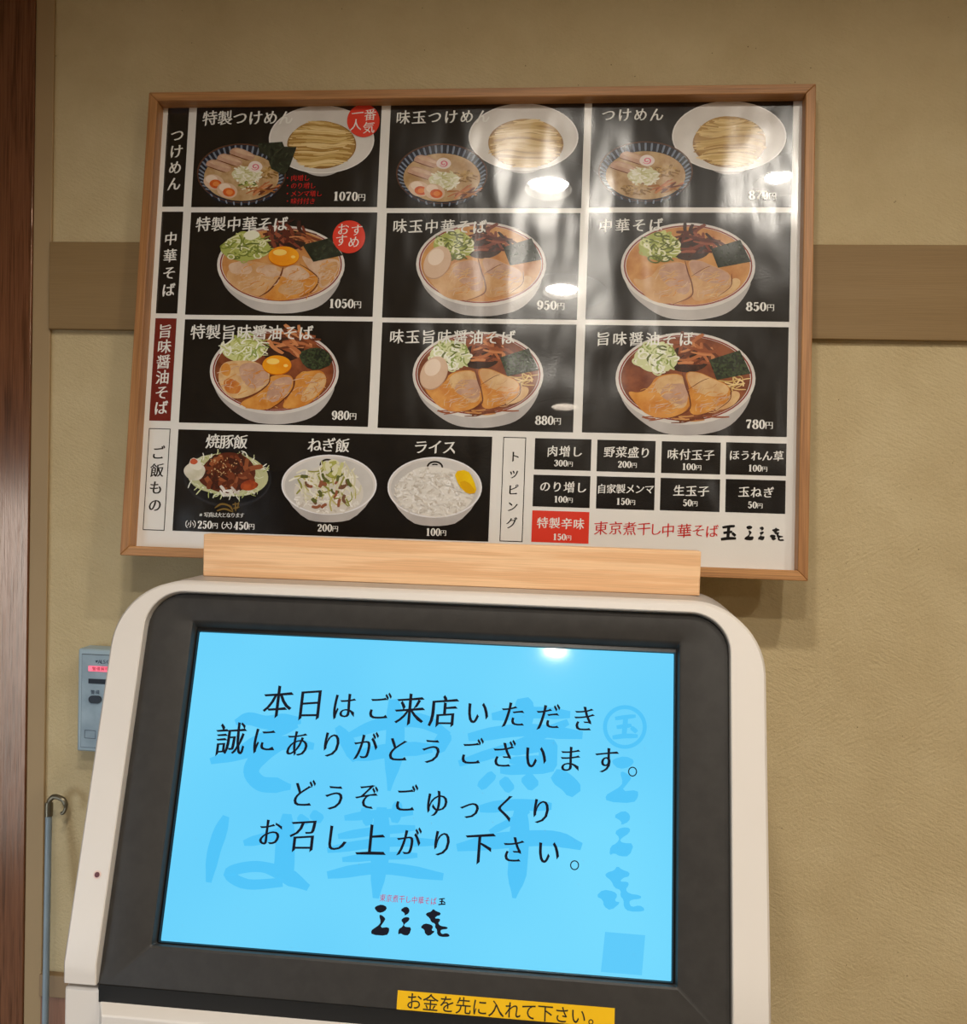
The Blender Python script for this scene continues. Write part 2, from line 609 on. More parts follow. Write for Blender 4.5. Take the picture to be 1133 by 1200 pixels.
struct('wall_back', (-2.0, 0, 0), (2.2, .12, CEIL), plaster)
struct('floor', (-2.0, -4.6, -.08), (2.2, 0, 0), plain('floor_tile', (128, 118, 106), .5, (116, 106, 96), 6))
struct('ceiling', (-2.0, -4.6, CEIL + .06), (2.2, .12, CEIL + .14), plain('ceiling_paint', (150, 132, 108), .8))
struct('wall_right', (2.2, -4.6, -.08), (2.3, .12, CEIL + .06), plaster)
struct('wall_front', (-2.0, -4.7, -.08), (2.2, -4.6, CEIL + .06), plain('dark_wall', (120, 102, 80), .8))
lw = MB()                                      # left wall with the entrance
for lo, hi in (((-2.1, -4.6, -.08), (-2.0, -3.0, CEIL + .06)), ((-2.1, -1.4, -.08), (-2.0, .12, CEIL + .06)),
               ((-2.1, -3.0, 1.8), (-2.0, -1.4, CEIL + .06))):
    lw.box(lo, hi, plaster)
lw.build('wall_left', kind='structure')
rail_wood = wood('rail_wood', (142, 114, 72), (150, 122, 80), 'x', 3, .25, .6)
struct('trim_1', (XL, -.010, 1.6990), (2.2, 0, 1.8191), rail_wood, .0012)
tan_strip = plain('tan_strip', (172, 146, 106), .6, (164, 138, 100), 3)
struct('trim_2', (-.6425, -.005, 0), (XL, 0, CEIL), tan_strip, .001)
post_wood = wood('post_wood', (92, 56, 36), (124, 80, 55), 'z', 20, 1.0, .42, (.36, .5))
pb = post_wood.node_tree.nodes['Principled BSDF']      # varnished
pb.inputs['Roughness'].default_value = .17
pb.inputs['IOR'].default_value = 1.85
pb.inputs['Specular Tint'].default_value = (1, .72, .53, 1)
struct('trim_3', (-.80, -.008, 0), (-.6425, 0, CEIL), post_wood, .001)
struct('trim_4', (XL, -.012, .757), (2.2, 0, .789), plain('dado_rail', (150, 124, 92), .6), .0015)
struct('trim_5', (XL, -.006, .0), (2.2, 0, .757), wood('dado_panel', (140, 96, 72), (168, 122, 96), 'z', 4, .7))
struct('trim_6', (-2.0, -.006, 0), (-.80, 0, CEIL), wood('door_wood', (96, 60, 38), (140, 96, 68), 'z', 4, .7))
wf = MB()
frame_m = plain('door_metal', (90, 84, 78), .4)
for lo, hi in (((-2.08, -3.0, 0), (-2.02, -2.95, 1.8)), ((-2.08, -1.45, 0), (-2.02, -1.4, 1.8)), ((-2.08, -2.95, 1.75), (-2.02, -1.45, 1.8)), ((-2.08, -2.95, 0), (-2.02, -1.45, .05))):
    wf.box(lo, hi, frame_m)
wf.build('door_1', kind='structure')

# ---- ceiling downlights: can, trim ring and bulb; the right row is added fill
white_paint = plain('lamp_white', (225, 220, 212), .5)
def glow(power):
    mt, nt, b = new_mat('lamp_glow')
    b.inputs['Base Color'].default_value = (0, 0, 0, 1)
    b.inputs['Emission Color'].default_value = (*LAMP_COLOR, 1)
    b.inputs['Emission Strength'].default_value = power
    return mt
WHERE = ['nearest the wall, over the menu board', 'nearest the wall, to the right of the other', 'second from the wall in the left row',
         'far from the wall in the left row', 'added unseen as fill at the right, nearer the wall', 'added unseen as fill at the right, far from the wall']
ceil_m = plain('ceiling_board', (190, 174, 148), .8)
c = MB()                                       # ceiling board with round cut-outs stands in as a rim of strips round every can
xs = [-2.0] + sorted({round(x + d, 4) for x in (.03, .572, 1.40) for d in (-.10, .10)}) + [2.2]
ys = [-4.6] + sorted({round(y + d, 4) for y in (-1.08, -1.72, -3.06) for d in (-.10, .10)}) + [.12]
for i in range(len(xs) - 1):
    for j in range(len(ys) - 1):
        cx, cy = (xs[i] + xs[i + 1]) / 2, (ys[j] + ys[j + 1]) / 2
        if xs[i + 1] - xs[i] < .25 and ys[j + 1] - ys[j] < .25 and any(abs(l[0] - cx) < .06 and abs(l[1] - cy) < .09 for l in LAMPS):
            continue
        c.box((xs[i], ys[j], CEIL), (xs[i + 1], ys[j + 1], CEIL + .012), ceil_m)
c.build('ceiling_2', kind='structure', weld=False)
for k, (x, y) in enumerate(LAMPS):
    r = empty('downlight', (x, y, CEIL), 0, 'round white recessed ceiling downlight ' + WHERE[k], 'light', 'recessed ceiling downlights')
    b = MB()
    b.lathe([(.058, .0), (.075, -.004), (.145, -.003), (.145, .0), (.058, .0)], (x, y, CEIL), white_paint)
    b.build('trim_ring', r)
    b = MB()
    b.lathe([(.058, .0), (.056, .05), (.0, .05)], (x, y, CEIL), plain('lamp_baffle', (40, 36, 32), .7, spec=.2))
    b.build('reflector_can', r)
    b = MB()
    rb = (.050, .029, .05, .05, .05, .05)[k]
    dz = (.005, .007, 0, .023, 0, 0)[k]   # how deep the bulb sits in its can
    b.lathe([(rb, .014 + dz), (rb * .7, .009 + dz), (.0, .007 + dz)], (x, y, CEIL), glow(LAMP_POWER[k]))
    b.build('bulb', r)

# ================================================================== MENU BOARD
menu = empty('menu_board', BOARD.P(0, -.6205, -.02), -rad(5.722),
             'large oak framed menu board of noodle dishes tilted on the wall above the ticket machine', 'menu board')
oak_x = wood('oak_rail', (168, 116, 68), (200, 146, 92), 'x', 8, .8, .45)
oak_z = wood('oak_stile', (168, 116, 68), (200, 146, 92), 'z', 8, .8, .45)
FW, FH, FB = .4345, .6205, .0125
def rail(name, prof_pts, m):
    """mitred frame member: outer edge a-b, inner edge c-d, front n=0, back n=-.03"""
    b = MB()
    (a, bb, cc, dd) = prof_pts
    f = [BOARD.P(*p, 0) for p in (a, bb, cc, dd)]
    k = [BOARD.P(*p, -.027) for p in (a, bb, cc, dd)]
    b.tris(f + k, [(0, 1, 2, 3), (7, 6, 5, 4), (0, 4, 5, 1), (1, 5, 6, 2), (2, 6, 7, 3), (3, 7, 4, 0)], m)
    return b.build(name, menu, bevel=.0012)
O = [(-FW, 0), (FW, 0), (FW, -FH), (-FW, -FH)]
I = [(-FW + FB, -FB), (FW - FB, -FB), (FW - FB, -FH + FB), (-FW + FB, -FH + FB)]
for k in range(4):
    rail('frame_rail', (O[k], O[(k + 1) % 4], I[(k + 1) % 4], I[k]), oak_x if k % 2 == 0 else oak_z)
paper = ink((236, 233, 228))
b = MB()
e = .002
q = [(-FW + e, -e), (FW - e, -e), (FW - e, -FH + e), (-FW + e, -FH + e)]
f = [BOARD.P(*p, SHEET) for p in q]
k = [BOARD.P(*p, SHEET - .004) for p in q]
b.tris(f + k, [(0, 1, 2, 3), (7, 6, 5, 4), (0, 4, 5, 1), (1, 5, 6, 2), (2, 6, 7, 3), (3, 7, 4, 0)], paper)
b.build('menu_sheet', menu)

BLACK, WHITE, REDI = ink((20, 17, 15), (24, 21, 18), 30), ink((238, 236, 230)), ink((226, 62, 44))
BROWN = ink((118, 38, 30))
REDTXT = ink((206, 40, 36))
INKBLK = ink((14, 12, 11))
Z1, Z2, Z3 = (140, 90, .28244), (430, 90, .25596), (670, 90, .2648)
Z4, Z5, Z6, Z7 = (140, 360, .28244), (430, 360, .2668), (670, 360, .275), (560, 500, .12357)
def quad_rect(T, q):
    uv = [BOARD.at(T[0] + x * T[2], T[1] + y * T[2], SHEET) for x, y in q]
    return (uv[0][0] + uv[3][0]) / 2, (uv[1][0] + uv[2][0]) / 2, (uv[2][1] + uv[3][1]) / 2, (uv[0][1] + uv[1][1]) / 2
def panel(name, T, q, m, outline=False, label=None):
    u0, u1, v0, v1 = quad_rect(T, q)
    b = Print(BOARD, SHEET + .0002)
    def rect(d, n, mt):
        b.face([BOARD.P(u0 + d, v0 + d, n), BOARD.P(u1 - d, v0 + d, n), BOARD.P(u1 - d, v1 - d, n), BOARD.P(u0 + d, v1 - d, n)], mt)
    if outline:
        rect(0, SHEET + .0002, INKBLK)
        rect(.0011, SHEET + .0003, m)
    else:
        rect(0, SHEET + .0003, m)
    o = b.build(name, menu)
    if label:
        o['label'] = label
    return o
def words(par, T=None, n=SHEET + .0004):
    p = Print(BOARD, n, .000003)
    if T:
        p.use(*T)
    return p

# ---- dish pictures ------------------------------------------------
CHINA, CHINA_SH = ink((226, 220, 214), (212, 206, 200), 14), ink((200, 194, 190), (176, 170, 168), 10)
RIM = ink((140, 58, 44))
YOLK, YOLK_L, YOLK_D = ink((246, 168, 32), (238, 146, 22), 30), ink((255, 214, 110)), ink((214, 112, 12))
NORI = ink((24, 30, 22), (52, 60, 44), 220)
NORI_G = ink((28, 34, 26), (66, 78, 50), 340)
SCAL = [ink((206, 210, 140)), ink((170, 178, 92)), ink((124, 136, 58)), ink((228, 228, 190)), ink((98, 108, 48))]
SCALW = [ink((236, 236, 212)), ink((216, 220, 170)), ink((150, 168, 92)), ink((244, 244, 228))]
MENMA_R = [ink((126, 62, 44)), ink((92, 42, 32)), ink((150, 80, 56)), ink((60, 30, 24))]
MENMA_O = [ink((186, 112, 70)), ink((150, 82, 50)), ink((206, 136, 88)), ink((108, 58, 38))]
DARK = ink((46, 26, 20), (70, 42, 30), 120)
SOUP_L = ink((214, 158, 96), (190, 126, 70), 40)
SOUP_D = ink((150, 84, 50), (112, 56, 34), 40)
PORK_L = ink((216, 172, 124), (200, 150, 98), 45)
PORK_F = ink((222, 190, 162), (206, 168, 138), 60)
PORK_P = ink((206, 166, 142), (188, 146, 122), 70)
PORK_O = ink((222, 158, 78), (204, 128, 50), 50)
PORK_S = ink((226, 190, 140), (208, 160, 108), 50)
EDGE = ink((112, 58, 32))
EGGW, EGGL, EGGS = ink((226, 196, 170), (216, 182, 154), 20), ink((240, 218, 198)), ink((190, 150, 122))
NOOD = [ink((224, 192, 128)), ink((206, 170, 102)), ink((236, 208, 150)), ink((176, 136, 72)), ink((150, 110, 56))]

def strands(p, n, cx, cy, rx, ry, ln, wd, mats, seed, curl=.5, ang=None):
    rn = random.Random(seed)
    for _ in range(n):
        r, t = math.sqrt(rn.random()), rn.uniform(0, 6.283)
        x, y = cx + rx * r * math.cos(t), cy + ry * r * math.sin(t)
        a = rn.uniform(0, 3.14) if ang is None else rad(rn.gauss(*ang))
        l = ln * rn.uniform(.6, 1.3)
        c = rn.uniform(-curl, curl) * l
        dx, dy = math.cos(a) * l / 2, math.sin(a) * l / 2
        p.rib([(x - dx, y - dy), (x - dy * c / l, y + dx * c / l), (x + dx, y + dy)], wd * rn.uniform(.7, 1.3), rn.choice(mats), 3, (.7, .7))
def rings(p, n, cx, cy, rx, ry, r, wd, mats, seed):
    rn = random.Random(seed)
    for _ in range(n):
        q, t = math.sqrt(rn.random()), rn.uniform(0, 6.283)
        a = r * rn.uniform(.7, 1.3)
        p.ring(cx + rx * q * math.cos(t), cy + ry * q * math.sin(t), a, a * rn.uniform(.5, .95), wd, rn.choice(mats), rn.uniform(0, 180), 16)
def noodles(p, cx, cy, rx, ry, n, seed):
    rn = random.Random(seed)
    p.ell(cx, cy, rx * 1.0, ry * 1.0, NOOD[4], 0, 48, .02, seed)
    p.ell(cx, cy - ry * .04, rx * .97, ry * .96, NOOD[3], 0, 48, .03, seed + 1)
    ph = rn.uniform(0, 6)
    for k in range(n):
        yy = -.96 + 1.92 * ((k * .618 + .3 * rn.random()) % 1)
        half = (max(0, 1 - abs(yy) ** 2.4)) ** .5 * rx * rn.uniform(.90, 1.02)
        y = cy + yy * ry * .97
        l = half * rn.uniform(.55, 1.0)
        x0 = cx + rn.uniform(-1, 1) * (half - l)
        pts = []
        for t in (-1, -.6, -.2, .2, .6, 1):
            x = x0 + t * l
            e = (x - cx) / rx
            wav = math.sin(e * 3.1 + ph + yy * 2.2) * .055 + math.sin(e * 7 + yy * 5) * .02
            fall = .10 * abs(e) ** 3 * (1 if yy > -.2 else .5)
            pts.append((x, y + ry * (wav + fall + rn.uniform(-.02, .02))))
        p.rib(pts, rx * rn.uniform(.036, .052), rn.choice(NOOD[:3] + NOOD[:3] + NOOD[:1] + NOOD[3:4]), 3, (.6, .6))
def bowl(p, soup, T, body_drop=.24, rim=RIM):
    """round china bowl seen from above; T = rim centre and radii in the picture"""
    p.norm(*T)
    p.poly([(-.97, .22), (-.86, .62), (-.62, .95), (-.36, 1 + body_drop * .75), (-.05, 1 + body_drop), (.28, 1 + body_drop * .9), (.62, 1 + body_drop * .3), (.86, .68), (.97, .25), (.6, -.1), (-.6, -.1)], CHINA_SH, 2)
    p.ell(0, 0, 1, 1, CHINA)
    p.ring(0, -.012, .957, .935, .022, rim, wy=.03)
    p.ell(0, -.012, .925, .90, soup)
def n2(cx, cy, rx, ry, pts):
    return [((x - cx) / rx, (y - cy) / ry) for x, y in pts]
def ramen_special(p, T):
    bowl(p, SOUP_L, T)
    n = lambda *pts: n2(561, 380, 471, 285, pts)
    p.poly(n((700, 300), (800, 350), (990, 330), (992, 400), (930, 520), (850, 560), (830, 480), (760, 400)), PORK_F, 2)
    p.poly(n((880, 380), (975, 345), (985, 400), (930, 500), (870, 545), (850, 500)), PORK_L, 2)
    p.poly(n((180, 400), (260, 340), (400, 360), (580, 395), (560, 460), (470, 570), (400, 612), (260, 575), (150, 480)), PORK_L, 2)
    p.ell(*n((262, 402))[0], .17, .18, PORK_F, -10, 40, .16, 1)
    p.ell(*n((470, 425))[0], .2, .14, PORK_F, 8, 40, .18, 2)
    p.ell(*n((380, 500))[0], .22, .2, PORK_L, 8, 32, .1, 3)
    p.poly(n((580, 405), (700, 372), (800, 430), (842, 490), (812, 560), (720, 610), (560, 645), (420, 622), (485, 575), (562, 470)), PORK_O, 2)
    p.ell(*n((665, 440))[0], .2, .2, PORK_F, 20, 40, .16, 4)
    p.ell(*n((640, 550))[0], .22, .16, PORK_L, -10, 32, .1, 5)
    p.rib(n((700, 376), (790, 430), (840, 490), (790, 570), (700, 612)), .022, EDGE)
    p.rib(n((578, 398), (552, 470), (480, 560), (400, 612)), .028, EDGE)
    for (x, y), rx, ry in ((n((370, 470))[0], .36, .36), (n((690, 520))[0], .28, .36), (n((900, 430))[0], .16, .24)):
        strands(p, 44, x, y, rx, ry, .14, .014, [PORK_F, PORK_L, PORK_O, PORK_F], 15, .5, (-30, 30))
    p.ell(*n((580, 205))[0], .33, .3, DARK, 0, 32, .1, 7)
    strands(p, 26, *n((610, 165))[0], .36, .24, .36, .06, MENMA_R, 11, .35)
    strands(p, 12, *n((730, 175))[0], .14, .14, .22, .04, MENMA_O, 12, .2, (25, 25))
    p.ell(*n((300, 255))[0], .36, .36, SCAL[1], -10, 40, .08, 8)
    rings(p, 40, *n((300, 255))[0], .33, .34, .085, .025, SCAL, 13)
    strands(p, 40, *n((330, 225))[0], .30, .26, .22, .03, SCAL, 14, .6)
    p.ell(*n((345, 165))[0], .12, .12, SCALW[0], 0, 24, .1, 9)
    p.poly(n((720, 235), (920, 185), (1018, 310), (800, 357)), NORI)
    egg_yolk(p, *n((582, 315))[0], .238, .25)
def egg_yolk(p, x, y, rx, ry):
    p.ell(x, y + .015, rx * 1.02, ry * 1.02, YOLK_D)
    p.ell(x, y, rx, ry * .97, YOLK)
    p.ell(x - .06, y - ry * .35, rx * .45, ry * .32, YOLK_L, 0, 24)
    p.ell(x + rx * .62, y + ry * .1, .035, .035, YOLK_L, 0, 16)
def ramen_two(p, T, light, egg):
    bowl(p, SOUP_L if light else SOUP_D, T)
    n = lambda *pts: n2(536, 353, 457, 301, pts)
    if not light:
        strands(p, 14, *n((540, 610))[0], .55, .06, .3, .03, [EDGE, MENMA_O[1], SOUP_L], 30, .3, (0, 12))
    men = MENMA_R if light else MENMA_O
    p.ell(*n((560, 225))[0], .26, .32, DARK, 0, 32, .1, 7)
    strands(p, 22, *n((575, 190))[0], .26, .3, .34, .055, men, 21, .35)
    strands(p, 9, *n((650, 170))[0], .2, .1, .4, .05, men, 22, .15, (20, 18))
    if not light:
        strands(p, 12, *n((870, 375))[0], .13, .16, .25, .022, NOOD[:3], 23, .7)
    p.poly(n((340, 335), (515, 312), (535, 400), (562, 480), (558, 560), (430, 618), (280, 595), (200, 505), (150, 430), (240, 450), (310, 400)), PORK_L if light else PORK_O, 2)
    p.poly(n((350, 340), (515, 318), (540, 410), (555, 520), (500, 560), (400, 480), (330, 420)), PORK_P if light else PORK_S, 2)
    p.ell(*n((470, 450))[0], .17, .26, PORK_P, -20, 40, .18, 3)
    p.ell(*n((340, 520))[0], .2, .14, PORK_L if light else PORK_O, 20, 32, .1, 4)
    p.poly(n((525, 308), (620, 308), (700, 345), (832, 400), (822, 500), (700, 572), (562, 602), (558, 480), (562, 420)), PORK_L if light else PORK_O, 2)
    p.poly(n((535, 310), (620, 312), (700, 350), (830, 405), (800, 470), (680, 470), (570, 420)), PORK_P if light else PORK_S, 2)
    p.ell(*n((640, 510))[0], .15, .13, PORK_L if light else PORK_O, 0, 32, .12, 5)
    for (x, y), rx, ry in ((n((400, 470))[0], .3, .36), (n((690, 470))[0], .26, .34)):
        strands(p, 46, x, y, rx, ry, .16, .014, [PORK_S, PORK_P, PORK_L, PORK_O, PORK_F, PORK_S], 16, .5, (-30, 30))
    p.poly(n((835, 430), (892, 440), (890, 485), (830, 545), (700, 570), (820, 500)), PORK_S, 2)
    p.rib(n((515, 315), (537, 400), (563, 480), (556, 560), (430, 616)), .02, EDGE)
    p.rib(n((560, 420), (640, 370), (690, 350)), .012, EDGE)
    p.rib(n((832, 405), (826, 490), (740, 560)), .014, EDGE)
    p.poly(n((690, 232), (890, 168), (962, 320), (740, 362)), NORI_G if not light else NORI, 0)
    pile = SCAL if light else SCALW
    p.ell(*n((345, 215))[0], .29, .34, pile[1], 0, 40, .08, 8)
    rings(p, 46, *n((345, 215))[0], .26, .32, .085, .03, pile, 24 + light)
    strands(p, 16, *n((380, 230))[0], .22, .28, .16, .03, pile + [SCAL[4]], 25, .6)
    if egg:
        x, y = n((228, 338))[0]
        p.ell(x, y + .02, .205, .39, EGGS, 12)
        p.ell(x, y, .2, .385, EGGW, 12)
        p.ell(x - .02, y - .12, .12, .2, EGGL, 12, 24)
def ramen_shoyu_special(p, T):
    bowl(p, SOUP_D, T)
    n = lambda *pts: n2(461, 343, 428, 283, pts)
    strands(p, 12, *n((470, 560))[0], .5, .1, .3, .03, [EDGE, MENMA_O[1], SOUP_L], 33, .3, (0, 12))
    p.ell(*n((520, 190))[0], .3, .34, DARK, 0, 32, .1, 7)
    strands(p, 28, *n((560, 140))[0], .3, .3, .36, .055, MENMA_O, 31, .3, (40, 30))
    p.ell(*n((255, 200))[0], .3, .3, SCAL[0], -8, 40, .08, 8)
    strands(p, 80, *n((265, 180))[0], .32, .32, .22, .025, SCAL[:2] + SCALW, 32, .7)
    p.poly(n((600, 365), (700, 335), (785, 335), (812, 400), (785, 470), (690, 560), (600, 590), (500, 585), (560, 500), (600, 440)), PORK_O, 2)
    p.poly(n((740, 345), (800, 360), (808, 410), (770, 470), (690, 545), (620, 540), (690, 430)), PORK_S, 2)
    p.poly(n((425, 370), (560, 358), (592, 400), (582, 460), (500, 545), (410, 603), (270, 585), (225, 548), (340, 500), (420, 430)), PORK_O, 2)
    p.poly(n((450, 395), (570, 370), (585, 420), (540, 500), (440, 560), (400, 500)), PORK_P, 2)
    p.ell(*n((330, 550))[0], .16, .1, PORK_O, -20, 24, .1, 4)
    p.poly(n((110, 285), (200, 268), (350, 272), (440, 360), (425, 420), (335, 490), (200, 532), (125, 480), (83, 390)), PORK_S, 2)
    p.poly(n((220, 290), (360, 280), (432, 365), (410, 420), (320, 470), (240, 400)), PORK_P, 2)
    p.ell(*n((180, 440))[0], .12, .2, ink((196, 110, 48), (214, 140, 70), 60), -20, 24, .1, 4)
    p.ell(*n((140, 330))[0], .08, .14, PORK_O, 0, 24, .1, 6)
    for (x, y), rx, ry in ((n((250, 390))[0], .36, .34), (n((470, 480))[0], .24, .3), (n((700, 440))[0], .22, .34)):
        strands(p, 36, x, y, rx, ry, .15, .014, [PORK_S, PORK_P, PORK_O, PORK_O, PORK_F], 17, .5, (-30, 30))
    p.rib(n((432, 365), (420, 425), (335, 492), (200, 534)), .018, EDGE)
    p.rib(n((590, 400), (580, 465), (500, 547), (410, 603)), .02, EDGE)
    p.poly(n((615, 220), (720, 178), (815, 200), (858, 290), (740, 338), (660, 312)), NORI_G, 1)
    egg_yolk(p, *n((478, 297))[0], .222, .225)
STRIPE_D, STRIPE_W = ink((34, 42, 62), (24, 28, 40), 60), ink((128, 138, 154))
BROTH = ink((204, 172, 130), (176, 138, 92), 60)
ONION = [ink((232, 226, 200)), ink((216, 212, 170)), ink((196, 190, 132)), ink((242, 238, 222))]
NARU, PINK = ink((238, 222, 216)), ink((222, 120, 140))
def tsuke_bowl(p, cx, cy, rx, ry, items):
    p.norm(cx, cy, rx, ry)
    p.poly([(-.98, .1), (-.86, .55), (-.62, .9), (-.3, 1.05), (.3, 1.05), (.62, .9), (.86, .55), (.98, .1)], STRIPE_D, 1)
    p.ell(0, 0, 1, 1, ink((92, 60, 44)))
    p.ell(0, .01, .97, .965, STRIPE_D)
    for k in range(44):                                   # painted ribs inside the bowl
        a = rad(k * 360 / 44)
        if math.sin(a) > .55:
            continue
        p.rib([(.96 * math.cos(a), .01 + .955 * math.sin(a)), (.84 * math.cos(a), .12 + .80 * math.sin(a))], .045, STRIPE_W, 2, (.9, .6))
    for k in range(9):                                    # ribs on the outside
        x = -.7 + k * .175
        y = math.sqrt(1 - x * x)
        p.rib([(x, y * .97), (x * .93, min(1.1, y * 1.06 + .03))], .035, STRIPE_W, 2, (.8, .6))
    p.ell(.0, .13, .84, .80, BROTH)
    for it in items:
        k, x, y = it[:3]
        if k == 'pork':
            p.poly([(x - .26, y - .02), (x - .22, y - .2), (x - .05, y - .26), (x + .32, y - .02), (x + .32, y + .12), (x + .2, y + .2)], PORK_P, 1)
            p.poly([(x - .22, y - .14), (x - .05, y - .22), (x + .3, y + .02), (x + .28, y + .08)], PORK_F, 1)
            p.rib([(x - .25, y - .03), (x + .0, y + .1), (x + .2, y + .2)], .03, EDGE)
        if k == 'onion':
            p.ell(x, y, .30, .30, ONION[1], 0, 32, .12, 3)
            strands(p, 80, x, y, .31, .32, .13, .04, ONION, 40, .5)
        if k == 'greens':
            strands(p, 26, x, y, .2, .14, .12, .035, SCAL + [ONION[0]], 41, .5)
        if k == 'menma':
            strands(p, 16, x, y, .26, .14, .42, .05, MENMA_O + [ink((170, 110, 56))], 42, .15, (-38, 16))
        if k == 'egg':
            p.ell(x, y, .22, .27, EGGW, -25)
            p.ell(x - .05, y - .1, .13, .14, EGGL, -25, 24)
            p.ell(x + .04, y + .06, .135, .15, ink((222, 112, 44), (206, 84, 40), 120), -20, 32)
            p.ell(x + .05, y + .06, .075, .08, ink((232, 140, 70)), 0, 24)
        if k == 'naruto':
            p.ell(x, y, .155, .19, NARU, 0, 40, .035, 4)
            pts = [(x + (.02 + .075 * t / 9) * math.cos(t), y + (.025 + .095 * t / 9) * math.sin(t)) for t in np.linspace(0, 9, 14)]
            p.rib(pts, .035, PINK, 3)
        if k == 'bits':
            strands(p, 40, x, y, .3, .2, .1, .05, [ink((176, 138, 80)), ink((140, 104, 56)), ink((196, 160, 100))], 43, .4)
        if k == 'nori':
            p.poly([(x - .25, y - .5), (x + .3, y - .56), (x + .34, y - .4), (x + .62, y - .38), (x + .46, y + .3), (x + .34, y + .58), (x + .05, y + .35), (x - .05, y - .1), (x - .22, y - .2)], NORI)
            p.rib([(x + .34, y - .4), (x + .1, y - .1), (x + .05, y + .3)], .02, ink((60, 64, 48)))
def tsukemen(p, plate, nood, bw, items, seed):
    p.norm(*plate)
    p.ell(0, .06, .62, 1.02, CHINA_SH)
    p.ell(0, 0, 1, 1, CHINA, 2)
    p.ring(0, 0, 1, 1, .025, ink((236, 232, 228)), 2)
    p.ell(.0, .04, .82, .80, CHINA, 0)
    p.use(0, 0, 1)
    noodles(p, *nood, 84, seed)
    tsuke_bowl(p, *bw, items)

def zt(T, *v):
    """zoomed ellipse (left, right, top, bottom) -> picture centre and radii"""
    l, r, t, b = v
    return (T[0] + (l + r) / 2 * T[2], T[1] + (t + b) / 2 * T[2], (r - l) / 2 * T[2], (b - t) / 2 * T[2])
ZA = (225, 115, .203)
PANELS = {
    'p1': (Z1, [(322, 122), (1087, 116), (1070, 542), (298, 540)]), 'p2': (Z2, [(108, 125), (992, 118), (985, 605), (90, 598)]),
    'p3': (Z3, [(90, 110), (980, 100), (972, 578), (75, 578)]), 'p4': (Z1, [(298, 562), (1070, 564), (1050, 998), (272, 985)]),
    'p5': (Z2, [(90, 623), (978, 625), (960, 1115), (70, 1100)]), 'p6': (Z3, [(75, 603), (970, 600), (962, 1078), (60, 1080)]),
    'p7': (Z4, [(272, 48), (1050, 62), (1032, 497), (247, 478)]), 'p8': (Z5, [(66, 68), (920, 76), (905, 550), (48, 530)]),
    'p9': (Z6, [(58, 78), (923, 83), (916, 552), (42, 535)])}
INFO = {'p1': ('特製つけめん', (375, 172), (690, 170), Z1, 62, '1070円', 885, 1020, 495, 38),
        'p2': ('味玉つけめん', (165, 187), (530, 182), Z2, 66, None, 0, 0, 0, 0),
        'p3': ('つけめん', (163, 170), (375, 168), Z3, 64, '870円', 782, 905, 523, 40),
        'p4': ('特製中華そば', (347, 612), (668, 612), Z1, 62, '1050円', 867, 1003, 940, 38),
        'p5': ('味玉中華そば', (150, 684), (515, 688), Z2, 66, '950円', 777, 905, 1045, 42),
        'p6': ('中華そば', (150, 660), (372, 657), Z3, 64, '850円', 770, 897, 1016, 40),
        'p7': ('特製旨味醤油そば', (325, 103), (773, 108), Z4, 62, '980円', 880, 983, 448, 38),
        'p8': ('味玉旨味醤油そば', (130, 130), (620, 134), Z5, 64, '880円', 738, 852, 496, 40),
        'p9': ('旨味醤油そば', (133, 135), (487, 137), Z6, 62, '780円', 740, 857, 498, 40)}
LABEL = {'p1': 'black panel with striped soup bowl, noodle plate and red round mark', 'p2': 'black panel with egg soup bowl and noodle plate', 'p3': 'black panel with plain soup bowl and noodle plate',
         'p4': 'black panel with yolk topped noodle bowl and red round mark', 'p5': 'black panel with pale boiled egg bowl', 'p6': 'black panel with pale two slice pork bowl',
         'p7': 'black panel with yolk and three pork slices', 'p8': 'black panel with boiled egg and dark broth', 'p9': 'black panel with dark broth and no egg'}
